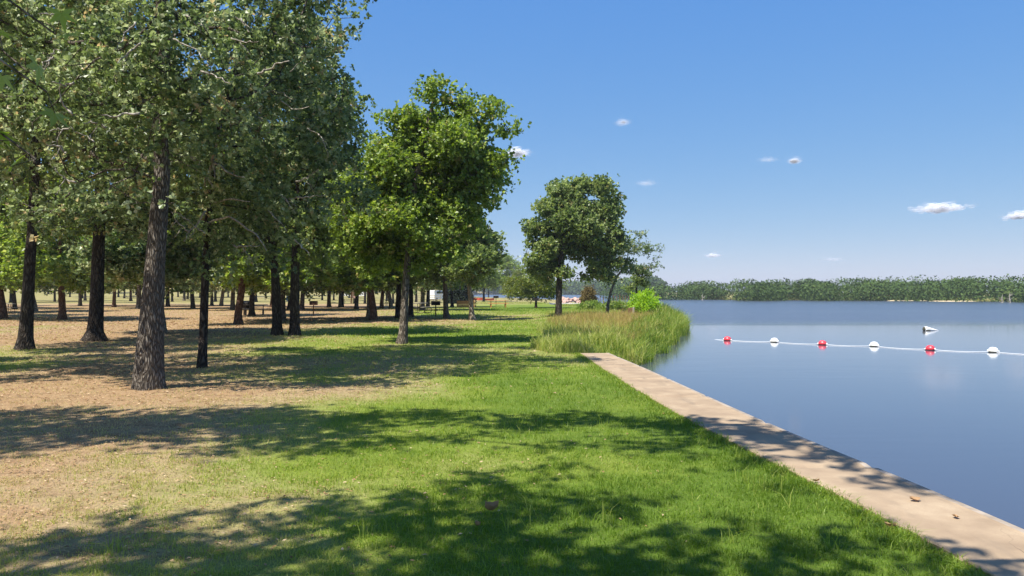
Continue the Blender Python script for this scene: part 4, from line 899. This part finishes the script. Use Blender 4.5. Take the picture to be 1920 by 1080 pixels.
def table(px, py, rz, top, pipe, label, d=None, L_=1.8):
    d = d or dist(py); x = (px - CX) / F * d; r = empty('picnic_table', (x, d, gz(x, d)), rz)
    m = MB()
    for i in range(5): m.box((0, -.31 + i * .155, .755), (L_, .145, .038), bev=.006)
    m.build('table_top', M[top], r)
    for s in (-1, 1):
        m = MB()
        for i in range(2): m.box((0, s * (.62 + i * .15), .455), (L_, .135, .038), bev=.006)
        m.build('bench_seat', M[top], r)
    for s in (-1, 1):
        X = s * (L_ / 2 - .3); m = MB()
        loop = [(X, -.34, .725), (X, -.30, .30)]
        for sg in (-1, 1):
            pts = [(X, 0, .725), (X, sg * .28, .725)] + [(X, sg * (.40 + .0 * a_), .6) for a_ in (0,)] + [(X, sg * .46, .30)]
            # curved hoop: up from the foot, round under the bench and back below the table
            pts = [(X, sg * .20, .73), (X, sg * .22, .40)] + [(X, sg * (.52 + .30 * math.sin(a_)), .225 - .205 * math.cos(a_) + 0) for a_ in np.linspace(0, math.pi, 9)] + [(X, sg * .30, .43)]
            pts = [(X, sg * .20, .73), (X, sg * .20, .10), (X, sg * .28, .028)] + [(X, sg * (.60 + .22 * math.sin(a_)), .23 - .20 * math.cos(a_)) for a_ in np.linspace(0, math.pi, 9)] + [(X, sg * .20, .43)]
            m.tube(pts, .024, 6)
        m.tube([(X, -.33, .728), (X, .33, .728)], .02, 6); m.build('frame', M[pipe], r)
    return tag(r, label, 'picnic table', 'picnic tables of the park')
def grill(px, py, rz, label, d=None, w=.5, h=.26, post=.75, mat='black', name='post_grill'):
    d = d or dist(py); x = (px - CX) / F * d; r = empty(name, (x, d, gz(x, d)), rz)
    MB().tube([(0, 0, -.1), (0, 0, post)], .038, 8).build('post', M['rust'], r)
    m = MB(); t_ = .02; z = post
    m.box((0, 0, z + t_ / 2), (w, .42, t_)); m.box((0, .21 - t_ / 2, z + t_ + h / 2), (w, t_, h)); m.box((-w / 2 + t_ / 2, -t_ / 2, z + t_ + h / 2 - .002), (t_, .42 - t_, h - .01)); m.box((w / 2 - t_ / 2, -t_ / 2, z + t_ + h / 2 - .002), (t_, .42 - t_, h - .01))
    m.box((0, -.2, z + t_ + h * .2), (w - .05, t_, h * .4)); m.build('firebox', M[mat], r)
    g_ = MB()
    for i in range(12): g_.tube([(-w / 2 + .03 + i * (w - .06) / 11, -.19, z + h * .72), (-w / 2 + .03 + i * (w - .06) / 11, .18, z + h * .72)], .005, 4)
    g_.tube([(-w / 2 - .02, -.12, z + h * .71), (w / 2 + .12, -.12, z + h * .71)], .007, 5); g_.build('grate', M['rust'], r)
    return tag(r, label, 'grill')
table(2, 588, .15, 'wood_grey', 'pipe', 'curved pipe picnic table cut by the left edge behind the wide trunk')
table(243, 561, .0, 'wood_grey', 'pipe', 'weathered picnic table between thin trunks left of the stout oak', L_=2.4)
table(355, 562, .2, 'wood_grey', 'pipe', 'small far table at the foot of the trunk in the meadow gap')
table(477, 590, .25, 'wood_grey', 'pipe', 'pipe framed table half hidden behind the black smoker trunk')
table(734, 574, .35, 'wood_grey', 'pipe', 'curved pipe table just left of the bright oak')
table(785, 587, 1.25, 'wood_grey', 'pipe', 'weathered picnic table just right of the bright oak')
table(652, 566, 0, 'wood_grey', 'pipe', 'far table below the white park building')
table(488, 563, .1, 'wood_grey', 'wood_grey', 'pale far table left of the black trunk pair', L_=2.6)
table(934, 577, .1, 'wood_orange', 'wood_orange', 'orange wooden picnic table in the sun right of the plank fence', L_=2.1)
table(806, 566, .1, 'wood_grey', 'pipe', 'far table beside the trunk near the black box grill')
grill(588, 592, .1, 'lone rusty grill on a thin post in the sunlit dirt', mat='rust')
grill(817, 593, .2, 'black box grill on a post left of the grey brown trunk', w=.58)
grill(1005, 578, .1, 'small dark grill on a post near the inlet', w=.55)
grill(930, 573, .1, 'black grill standing behind the orange picnic table', w=.6, post=.9)
def smoker(px, py, label):
    d = dist(py); x = (px - CX) / F * d; r = empty('smoker_grill', (x, d, gz(x, d)), .1)
    m = MB()
    for sx in (-.25, .25): m.tube([(sx, 0, 0), (sx, 0, .5)], .03, 6)
    m.build('stand', M['black'], r)
    MB().lathe([(.02, -.42), (.27, -.40), (.28, 0), (.27, .40), (.02, .42)], (0, 0, .76), (1, 0, 0), 16).build('barrel', M['black'], r, True)
    MB().box((0, -.30, .80), (.4, .03, .03), bev=.008).build('handle', M['rust'], r)
    MB().box((.62, 0, .72), (.35, .4, .03)).build('side_shelf', M['wood_grey'], r)
    return tag(r, label, 'grill')
smoker(464, 590, 'black barrel smoker on legs beside the scaly brown trunk')

# plank fence, rail fence, notice board, portable toilet, building, vehicles
def plank_fence():
    a, b = gp(857, 577), gp(892, 577); d = a[1]; r = empty('plank_fence', (a[0], d, gz(a[0], d))); L_ = b[0] - a[0]
    m = MB(); n = int(L_ / .13)
    for i in range(n): m.box((i * .13 + .06, 0, .36 + .012 * math.sin(i * 2.1)), (.112, .022, .68), bev=.004)
    m.build('planks', M['wood_orange'], r); m = MB()
    for z in (.18, .56): m.box((L_ / 2, .032, z), (L_, .035, .07))
    m.build('rail', M['wood_brown'], r)
    for i in range(3): MB().box((i * L_ / 2, .09, .4), (.08, .08, .86)).build('post', M['wood_brown'], r)
    tag(r, 'low orange brown plank fence at the edge of the sunny lawn', 'fence')
plank_fence()
def rail_fence():
    x0, x1, d = (772 - CX) / F * 165, (826 - CX) / F * 165, 165; r = empty('rail_fence', (x0, d, gz(x0, d))); L_ = x1 - x0
    for z in (.45, .85, 1.2): MB().box((L_ / 2, 0, z), (L_, .05, .10)).build('rail', M['wood_grey'], r)
    for i in range(6): MB().box((i * L_ / 5, .06, .62), (.12, .12, 1.3)).build('post', M['wood_grey'], r)
    tag(r, 'pale three rail fence in front of the white camper van', 'fence')
rail_fence()
def board():
    a = gp(664, 568); d = a[1]; r = empty('notice_board', (a[0], d, gz(a[0], d)))
    for s in (-1, 1): MB().box((s * .42, 0, 1.15), (.16, .16, 2.5), bev=.01).build('post', M['wood_brown'], r)
    MB().box((0, 0, 1.35), (.66, .05, 1.0)).build('board', M['pinkboard'], r)
    m = MB(); m.add([(-.72, -.42, 2.28), (.72, -.42, 2.28), (.72, 0, 2.62), (-.72, 0, 2.62), (-.72, .42, 2.28), (.72, .42, 2.28), (-.72, -.42, 2.22), (.72, -.42, 2.22), (.72, .42, 2.22), (-.72, .42, 2.22)],
        [(0, 1, 2, 3), (3, 2, 5, 4), (6, 9, 8, 7), (0, 6, 7, 1), (4, 5, 8, 9), (0, 3, 4, 9, 6), (1, 7, 8, 5, 2)]); m.build('roof', M['roof'], r)
    MB().box((0, 0, .62), (.68, .06, .1)).build('rail', M['wood_brown'], r)
    tag(r, 'brown wooden notice board with pinkish notices under a small roof', 'notice board')
board()
def toilet():
    d = 135; x = (544 - CX) / F * d; r = empty('portable_toilet', (x, d, gz(x, d)), .1)
    MB().box((0, 0, 1.08), (1.1, 1.1, 2.05), bev=.04).build('cabin', M['blue'], r)
    m = MB(); m.lathe([(.80, 0), (.74, .10), (.45, .20), (.1, .24)], (0, 0, 2.11), None, 4); m.build('roof', M['white'], r)
    MB().box((0, -.565, 1.03), (.72, .02, 1.75), bev=.008).build('door', M['white'], r); MB().box((.27, -.585, 1.05), (.06, .03, .14)).build('handle', M['black'], r)
    MB().tube([(.40, .35, 2.1), (.40, .35, 2.5)], .05, 8).build('vent_pipe', M['white'], r)
    tag(r, 'pale blue portable toilet seen between the black trunk pair', 'portable toilet')
toilet()
def building():
    d = 215; x = (664 - CX) / F * d; z = gz(x, d); r = empty('park_building', (x, d, z), .0)
    MB().box((0, 0, 1.25), (6.0, 3.6, 2.5)).build('walls', M['white'], r)
    MB().add([(-3.4, -2.2, 2.5), (3.4, -2.2, 2.5), (3.4, 2.2, 2.5), (-3.4, 2.2, 2.5), (-3.4, 0, 3.3), (3.4, 0, 3.3), ], [(0, 3, 2, 1), (0, 1, 5, 4), (2, 3, 4, 5), (0, 4, 3), (1, 2, 5)]).build('roof', M['roof'], r)
    for wx in (-2.4, -1.2, 1.9):
        w_ = MB().box((wx, -1.82, 1.5), (1.0, .06, 1.3)).build('window', M['roof'], r); MB().box((wx, -1.86, 1.5), (.72, .03, 1.0)).build('pane', M['glass'] if wx > 0 else M['slab'], w_)
    dr = MB().box((.5, -1.82, 1.05), (.95, .06, 2.1)).build('door', M['pinkboard'], r)
    tag(r, 'low white park building with dark framed windows behind the notice board', 'building')
building()
def vehicle(name, px, d, rz, body, L_, W_, H_, label, cat, van=False):
    x = (px - CX) / F * d; r = empty(name, (x, d, gz(x, d)), rz)
    if van: prof_ = [(-L_ / 2, .35), (-L_ / 2, H_ * .95), (-L_ / 2 + .2, H_), (L_ * .22, H_), (L_ * .34, H_ * .62), (L_ * .47, H_ * .52), (L_ / 2, H_ * .42), (L_ / 2, .35)]
    else: prof_ = [(-L_ / 2, .3), (-L_ / 2, H_ * .6), (-L_ * .40, H_ * .66), (-L_ * .27, H_), (L_ * .10, H_), (L_ * .25, H_ * .66), (L_ * .46, H_ * .56), (L_ / 2, H_ * .42), (L_ / 2, .3)]
    n = len(prof_); w2 = W_ / 2; vs = []
    for s in (-1, 1):
        for (px_, pz_) in prof_: vs.append((px_, s * (w2 - (.14 if pz_ > H_ * .7 else 0)), pz_))
    fs = [tuple(range(n)), tuple(reversed(range(n, 2 * n)))] + [(i, i + n, (i + 1) % n + n, (i + 1) % n) for i in range(n)]
    MB().add(vs, fs).build('body', M[body], r)
    for s in (-1, 1):
        if van: wins = [(-.28 * L_, .1 * L_), (.12 * L_, .30 * L_)]
        else: wins = [(-.26 * L_, -.08 * L_), (-.06 * L_, .13 * L_)]
        for a_, b_ in wins:
            MB().box(((a_ + b_) / 2, s * (w2 - .05), H_ * .80), (b_ - a_, .05, H_ * .22)).build('window', M['glass'], r)
        for q in (-.3, .31):
            wh = MB().lathe([(.30, -.1), (.33, -.08), (.33, .08), (.30, .1)], (q * L_, s * (w2 - .06), .33), (0, 1, 0), 16).build('wheel', M['rubber'], r)
            MB().lathe([(.18, -.11), (.18, .11)], (q * L_, s * (w2 - .055), .33), (0, 1, 0), 12).build('rim', M['slab'], wh)
        MB().box((L_ / 2 - .01, s * (w2 - .25), H_ * .40), (.05, .3, .14)).build('headlight', M['slab'], r)
    MB().box((L_ * (.29 if van else .185), 0, H_ * .80), (.05, W_ - .45, H_ * .26), ry=-.5).build('windscreen', M['glass'], r)
    return tag(r, label, cat)
vehicle('parked_car', 627, 240, .12, 'car_grey', 4.3, 1.8, 1.5, 'parked grey blue car in the meadow behind a thin trunk', 'car')
vehicle('camper_van', 818, 178, 1.15, 'white', 4.8, 2.0, 2.3, 'white camper van parked beyond the rail fence left of the cedar', 'van', True)

# red boats pulled up at the inlet
def boat(name, px, d, rz, L_, W_, H_, mat, label, seat=True):
    x = (px - CX) / F * d; z = max(gz(x, d), WATER_Z); r = empty(name, (x, d, z), rz)
    st = np.linspace(-1, 1, 15); vs = []
    for s in st:
        w_ = W_ / 2 * (1 - abs(s) ** 2.6 * .95); sh = H_ * (1 + .35 * s * s)
        for (a_, b_) in ((-1, 1), (-.85, .45), (-.4, .06), (.4, .06), (.85, .45), (1, 1)): vs.append((s * L_ / 2, a_ * w_, b_ * sh))
    fs = [(i * 6 + j, i * 6 + j + 1, i * 6 + 7 + j, i * 6 + 6 + j) for i in range(14) for j in range(5)]
    MB().add(vs, fs).add([(p[0], p[1] * .93, p[2] + .004 + (.03 if abs(p[1]) < W_ * .3 else 0)) for p in vs], [tuple(reversed(f)) for f in fs]).build('hull', M[mat], r)
    for s in (-.35, .3): MB().box((s * L_ / 2, 0, H_ * .82), (.22, W_ * .8, .03)).build('seat', M['wood_brown'], r)
    return tag(r, label, 'boat')
boat('rowing_boat', 893, 185, .05, 4.2, 1.2, .55, 'red', 'red rowing boat drawn up left of the thin inlet trunk')
boat('rowing_boat', 911, 178, .12, 3.8, 1.2, .42, 'red', 'second red boat right of the thin inlet trunk')

# boat ramp slab, riprap, old dock posts, stump posts
MB().box(((1058 - CX) / F * 134, 134.5, -.52), (6.6, 1.6, .55), bev=.03).build('ramp_slab', M['slab']); o = bpy.data.objects['ramp_slab']; tag(o, 'pale concrete boat ramp slab below the pink rocks', 'ramp')
o = MB().box(((1134 - CX) / F * 128, 128, -.42), (3.6, 1.2, .3), bev=.03).build('landing_slab', M['slab']); tag(o, 'short white landing slab at the water right of the brown shrub', 'landing')
o = boat('small_boat', 1040, 128, 0, 1.9, .8, .4, 'car_grey', 'small dark boat tied up against the ramp slab')
R = np.random.RandomState(95); mv, mf = [], []; 
ico = [(0, 0, -1), (.724, -.526, -.447), (-.276, -.851, -.447), (-.894, 0, -.447), (-.276, .851, -.447), (.724, .526, -.447), (.276, -.851, .447), (-.724, -.526, .447), (-.724, .526, .447), (.276, .851, .447), (.894, 0, .447), (0, 0, 1)]
icf = [(0, 1, 2), (1, 0, 5), (0, 2, 3), (0, 3, 4), (0, 4, 5), (1, 5, 10), (2, 1, 6), (3, 2, 7), (4, 3, 8), (5, 4, 9), (1, 10, 6), (2, 6, 7), (3, 7, 8), (4, 8, 9), (5, 9, 10), (6, 10, 11), (7, 6, 11), (8, 7, 11), (9, 8, 11), (10, 9, 11)]
icf = [tuple(reversed(f)) for f in icf]
xa, xb = (1050 - CX) / F * 137, (1092 - CX) / F * 137
for i in range(34):
    x = xa + (xb - xa) * R.rand(); k2 = R.rand(); y = 136.5 + k2 * 3.2; s = np.array((.42, .34, .26)) * (.7 + .7 * R.rand())
    rk = MB().add([tuple(np.array(p) * s * (1 + .22 * R.randn())) for p in ico], icf).build('rock', M['rock']); rk.location = (x, y, -.42 + k2 * 1.0 + .12 * R.rand()); rk.rotation_euler = (0, 0, R.rand() * 6)
    tag(rk, 'pinkish boulder in the rock bank above the boat ramp', 'rock', 'rocks heaped above the boat ramp')
o_ = None
for i, (px, d, h_) in enumerate(((1118, 150, 1.2), (1125, 150, 1.4), (1131, 152, 1.3), (1150, 150, 1.7), (1156, 148, 1.6), (1162, 150, 1.9), (1168, 148, 1.7), (1173, 150, 1.6), (1178, 149, 1.5))):
    x = (px - CX) / F * d; p = MB().tube([(0, 0, -1.2), (.02, 0, h_ * .5), (.03, .01, h_)], [.075, .07, .06], 7).build('dock_post', M['wood_brown']); p.location = (x, d, WATER_Z)
    tag(p, ['leftmost', 'second from left', 'third from left', 'fourth from left', 'middle', 'fourth from right', 'third from right', 'second from right', 'rightmost'][i] + ' of the old dock posts standing in the inlet', 'post', 'old dock posts in the inlet')
for px, py, h_, w_, mt, lab in ((1182, 596, .62, .30, 'wood_brown', 'dark stubby wooden post in the brown grass left of the lime bush'), (1188, 597, .66, .12, 'wood_grey', 'pale thin post against the dark stubby one')):
    q = gp(px, py); q[2] = gz(q[0], q[1]); o = MB().box((0, 0, h_ / 2 - .1), (w_, w_ * .8, h_ + .2), bev=.02).build('stub_post', M[mt]); o.location = tuple(q); tag(o, lab, 'post')

# sandy beach and the low old pier at the far shore
def beach(px, d, w_, dp, label):
    x = (px - CX) / F * d; n_ = 36; vs = [(0, 0, .16)]
    for k_, (f_, z_) in enumerate(((.6, .13), (1.0, -.25))):
        for i in range(n_): a = i / n_ * 6.283; q = f_ * (1 + .18 * math.sin(a * 3 + 1) + .1 * math.sin(a * 7)); vs.append((math.cos(a) * w_ / 2 * q, math.sin(a) * dp / 2 * q, z_))
    fs = [(0, 1 + i, 1 + (i + 1) % n_) for i in range(n_)] + [(1 + i, 1 + n_ + i, 1 + n_ + (i + 1) % n_, 1 + (i + 1) % n_) for i in range(n_)]
    o_ = MB().add(vs, fs).build('beach', M['sand'], None, True); o_.location = (x, d, WATER_Z + .05); tag(o_, kind='structure')
M['sand'] = simple('shore_sand', (.42, .33, .20), (.56, .46, .30), 1.2, .95)
beach(1785, 189, 13, 7, ''); beach(1700, 199, 12, 6, '')
# dead tree on the far shore
def snag(px, d, h, seed, label):
    h *= .8
    R = np.random.RandomState(seed); x = (px - CX) / F * d; z = gz(x, d); m = MB()
    m.tube([(0, 0, -.3), (.1, 0, h * .4), (.0, .1, h * .75), (.15, 0, h)], [.22, .16, .09, .03], 7)
    for i in range(7):
        z0 = h * (.3 + .6 * R.rand()); a = R.rand() * 6.28; l_ = h * (.15 + .2 * R.rand()); m.tube([(.05, 0, z0), (math.cos(a) * l_ * .6, math.sin(a) * l_ * .4, z0 + l_ * .2), (math.cos(a) * l_, math.sin(a) * l_ * .6, z0 + l_ * .55)], [.06, .04, .012], 5)
    o_ = m.build('dead_tree', M['bark_lit_or_dead']); o_.location = (x, d, z); tag(o_, label, 'tree')
snag(1879, 168, 3.8, 1, 'bare white dead tree leaning at the right end of the far shore')
snag(1893, 167, 4.4, 2, 'upright bare dead trunk right of the leaning white snag')
snag(1317, 218, 4.0, 3, 'small pale dead tree at the left end of the far shore')

# ------------------------------------------------------------------ buoys and their line
t = NT('buoy_red'); p = t.prin(t.ramp(t.noise(t.objc(), 8, 4), [(.3, (.55, .03, .05)), (.7, (.72, .07, .085))]), .35, .5); M['b_red'] = t.done(p.outputs[0])
t = NT('buoy_white'); p = t.prin(t.ramp(t.noise(t.objc(), 8, 6, .7), [(.25, (.52, .51, .44)), (.45, (.78, .78, .74)), (.7, (.88, .88, .86))]), .45, .4); M['b_white'] = t.done(p.outputs[0])
M['b_band'] = simple('algae_stain', (.05, .05, .03), (.09, .085, .06), 10, .8)
M['b_redband'] = simple('dark_red_stain', (.10, .008, .012), (.16, .014, .02), 10, .8)
M['rope'] = simple('white_rope', (.70, .72, .75), (.82, .84, .86), 30, .8)
bu = [(1364, 637, 'red', 'leftmost red buoy of the swimming line'), (1452, 640, 'white', 'leftmost white buoy, between the two left red ones'), (1542, 645, 'red', 'middle one of the three red buoys'), (1639, 648, 'white', 'middle one of the three white buoys'), (1744, 655, 'red', 'rightmost red buoy, below the floating cone'), (1862, 659, 'white', 'rightmost and largest looking white buoy')]
bpos = []
rot_line = None
for px, py, c, lab in bu: q = gp(px, py + 1.5, WATER_Z); bpos.append(q)
for i, (px, py, c, lab) in enumerate(bu):
    q = bpos[i]; nx_ = bpos[min(i + 1, 5)] - bpos[max(i - 1, 0)]; ang = math.atan2(nx_[1], nx_[0])
    r = empty('buoy', (q[0], q[1], WATER_Z + .045), ang + .12 * math.sin(i * 4.1)); r.rotation_euler[1] = .07 * math.sin(i * 2.7 + 1); r.scale = (.80, .80, .80); rr = .185
    prof_ = [(.02, -.205), (.06, -.20), (.075, -.19), (.13, -.165), (.165, -.11), (.182, -.04), (.182, .04), (.165, .11), (.13, .165), (.075, .19), (.06, .20), (.02, .205)]
    ob = MB().lathe([(a_, b_) for a_, b_ in prof_], (0, 0, 0), (1, 0, 0), 28).build('float', M['b_red'] if c == 'red' else M['b_white'], r, True)
    m = MB(); pts = [(.186 * math.cos(a_) , .186 * math.sin(a_), 0) for a_ in np.linspace(0, 6.283, 33)]
    # stain ring at the waterline
    k2 = 32; vs = []
    for a_ in np.arange(k2) * 2 * math.pi / k2:
        for zz in (-.075, -.045, -.012):
            s_ = math.sqrt(max(0, 1 - (zz / .185) ** 2)); vs.append((.2095 * s_ * math.copysign(abs(math.cos(a_)) ** .75, math.cos(a_)), .187 * s_ * math.copysign(abs(math.sin(a_)) ** .85, math.sin(a_)), zz))
    fs = [(a_ * 3 + b_, ((a_ + 1) % k2) * 3 + b_, ((a_ + 1) % k2) * 3 + b_ + 1, a_ * 3 + b_ + 1) for a_ in range(k2) for b_ in range(2)]
    m.add(vs, fs).build('waterline_stain', M['b_redband'] if c == 'red' else M['b_band'], r, True)
    for s in (-1, 1): MB().lathe([(.045, -.03), (.045, .03)], (s * .215, 0, 0), (1, 0, 0), 12).build('collar', M['b_white'], r, True)
    r['label'] = lab; r['category'] = 'buoy'; r['group'] = 'red and white buoys of the swimming line'
line = [gp(1334, 635, WATER_Z) + np.array((0, 0, -.02))] + bpos + [gp(2010, 669, WATER_Z), gp(2300, 690, WATER_Z)]
pts = []
R = np.random.RandomState(4)
for i in range(len(line) - 1):
    a, b = line[i], line[i + 1]; dv = b - a; nrm_ = np.array((dv[1], -dv[0], 0)); nrm_ /= np.linalg.norm(nrm_); 
    for u in np.linspace(0, 1, 17)[:-1 if i < len(line) - 2 else None]:
        pull = .06 * math.exp(-min(u, 1 - u) * 14) if 0 < i < 6 else 0
        s_ = .34 * math.sin(u * math.pi) * (1 if 0 < i else .4)
        p = a + dv * u + nrm_ * s_; p[2] = WATER_Z + .012 + pull + (.0 if i else -.03 * (1 - u)); pts.append(p)
o = MB().tube(pts, .010, 6).build('buoy_rope', M['rope'], None, True); tag(o, 'white floating rope that strings the buoys together', 'rope')

def cone_buoy():
    q = gp(1733, 620, WATER_Z); r = empty('cone_buoy', (q[0], q[1], WATER_Z + .10), 0)
    ax = Vector((1, .12, -.115)).normalized()
    MB().lathe([(.03, 0.0), (.125, .01), (.15, .04), (.15, .14), (.115, .34), (.06, .66), (.025, .86), (.01, .88)], (0, 0, 0), ax, 24).build('cone', M['b_white'], r, True)
    MB().lathe([(.05, -.05), (.11, -.045), (.118, .0), (.10, .004)], (0, 0, 0), ax, 20).build('base_ring', M['b_band'], r, True)
    MB().box((.16, -.115, -.075), (.26, .07, .035), bev=.012).build('waterline_stain', M['b_band'], r)
    tag(r, 'white cone shaped buoy lying on its side beyond the line', 'buoy')
cone_buoy()

# ------------------------------------------------------------------ single fallen leaves
def leaf_thing(p, s, rz, label, curl=.5):
    vs, fs = [], []
    for i in range(7):
        u = i / 6; w_ = math.sin(math.pi * min(1, u * .9 + .08)) * .38 * (1.15 if i % 2 else .8); z = curl * .5 * (u - .5) ** 2 * 2
        for k2 in (-1, -.5, 0, .5, 1): vs.append(((u - .5) * s, k2 * w_ * s, (z + curl * .45 * k2 * k2) * s))
    fs = [(i * 5 + j, i * 5 + j + 1, i * 5 + 6 + j, i * 5 + 5 + j) for i in range(6) for j in range(4)]
    o_ = np_mesh('fallen_leaf', np.array(vs), np.array(fs).ravel(), 4, M['litter'], attrs={'tint': np.full(len(vs), .55)}, smooth=True)
    o_.location = tuple(p); o_.rotation_euler = (.2, .1, rz); tag(o_, label, 'leaf'); return o_
q = gp(920, 966); leaf_thing((q[0], q[1], gz(q[0], q[1]) + .035), .105, .5, 'large curled dry leaf lying in the shaded lawn', 1.0)
q = gp(895, 992); leaf_thing((q[0], q[1], gz(q[0], q[1]) + .03), .055, 2.1, 'small dark curled leaf just below the large curled leaf', .9)
q = gp(1714, 938, .04); leaf_thing((q[0], q[1], .046), .085, .2, 'orange brown leaf on the walkway near the water edge', .35)
q = gp(1790, 970, .04); leaf_thing((q[0], q[1], .046), .06, 1.2, 'smallest brown leaf on the walkway, nearest to the camera', .35)
q = gp(1530, 903, .04); leaf_thing((q[0], q[1], .046), .05, 2.9, 'tiny curled leaf in the shaded middle stretch of the walkway', .6)
q = gp(1668, 988, .04); leaf_thing((q[0], q[1], .046), .08, 2.2, 'dark leaf on the walkway beside the lawn fringe', .5)

# ------------------------------------------------------------------ clouds
t = NT('cloud'); pr = t.n('ShaderNodeBsdfDiffuse'); pr.inputs[0].default_value = (.93, .93, .95, 1)
tl_ = t.n('ShaderNodeBsdfTranslucent'); tl_.inputs[0].default_value = (.93, .93, .95, 1); m0 = t.n('ShaderNodeMixShader'); m0.inputs[0].default_value = .5; t.l(pr.outputs[0], m0.inputs[1]); t.l(tl_.outputs[0], m0.inputs[2])
trn = t.n('ShaderNodeBsdfTransparent'); mx = t.n('ShaderNodeMixShader')
t.l(t.attr('dens'), mx.inputs[0]); t.l(trn.outputs[0], mx.inputs[1]); t.l(m0.outputs[0], mx.inputs[2]); M['cloud'] = t.done(mx.outputs[0])
def cloud(px, py, wpx, hpx, dens, seed, label, n=170):
    d = 7000; c = at(px, py, d); R = np.random.RandomState(seed); k2 = d / F; W2, H2 = wpx * k2 / 2, hpx * k2 / 2
    V, Fc, D = [], [], []
    icv = np.array(ico)
    # rounder puffs: one subdivision of the icosahedron
    vs = [tuple(p) for p in ico]; fs = []; mid_ = {}
    def mp(a, b):
        k_ = (min(a, b), max(a, b))
        if k_ not in mid_:
            m = np.array(vs[a]) + np.array(vs[b]); vs.append(tuple(m / np.linalg.norm(m))); mid_[k_] = len(vs) - 1
        return mid_[k_]
    for a, b, c_ in icf: x, y, z = mp(a, b), mp(b, c_), mp(c_, a); fs += [(a, x, z), (x, b, y), (z, y, c_), (x, y, z)]
    ivs, ifs = np.array(vs), np.array(fs)
    for i in range(n):
        u = R.randn(3) * np.array((.42, .42, .30)); u[2] = abs(u[2]) * 1.2 - .45; u[:2] *= 1.15 if dens > .12 else 1.0; r = H2 * ((.16 if dens > .12 else .24) + .26 * R.rand()) * (1 - .3 * min(1, abs(u[0])))
        p = np.array((u[0] * W2, u[1] * W2, u[2] * H2 * (1.15 - .5 * abs(u[0]))))
        V.append(ivs * r * np.array((1.6, 1.4, .8)) + p); Fc.append(ifs + len(ivs) * i); D.append(np.full(len(ivs), .55 * dens * (.3 + 1.1 * R.rand()) * math.exp(-1.6 * u[0] ** 2 - .8 * u[2] ** 2)))
    o_ = np_mesh('cloud', np.concatenate(V), np.concatenate(Fc).ravel(), 3, M['cloud'], attrs={'dens': np.concatenate(D)}, smooth=True)
    o_.location = tuple(c); tag(o_, label, 'cloud', 'small clouds over the lake')
cloud(1763, 388, 92, 28, .42, 1, 'largest bright white cloud, low over the right of the lake', 230)
cloud(1910, 403, 44, 22, .40, 2, 'white cloud cut by the right edge of the photo')
cloud(968, 285, 50, 24, .40, 3, 'white cloud touching the crown of the bright oak')
cloud(1337, 478, 34, 12, .30, 4, 'tiny white cloud low above the buoys and the woods')
cloud(1440, 298, 48, 13, .030, 5, 'left one of two faint wisps high over the lake')
cloud(1490, 300, 30, 19, .045, 6, 'right one of two faint wisps high over the lake')
cloud(1168, 228, 38, 17, .030, 7, 'faint wisp above the tall lone oak')
cloud(1212, 342, 46, 15, .028, 8, 'faint wisp right of the top of the lone oak')
cloud(1562, 485, 60, 11, .045, 9, 'thin faint cloud just above the far woods')

# ------------------------------------------------------------------ summer haze
t = NT('haze'); v_ = t.n('ShaderNodeVolumePrincipled'); v_.inputs['Color'].default_value = (.90, .94, 1, 1); v_.inputs['Density'].default_value = .0003; v_.inputs['Anisotropy'].default_value = .2
t.l(v_.outputs[0], t.out.inputs[1])
o = MB().box((0, 0, 20), (12600, 12600, 50)).build('haze', t.m); tag(o, 'thin summer haze over the lake and park', 'haze', kind='stuff')
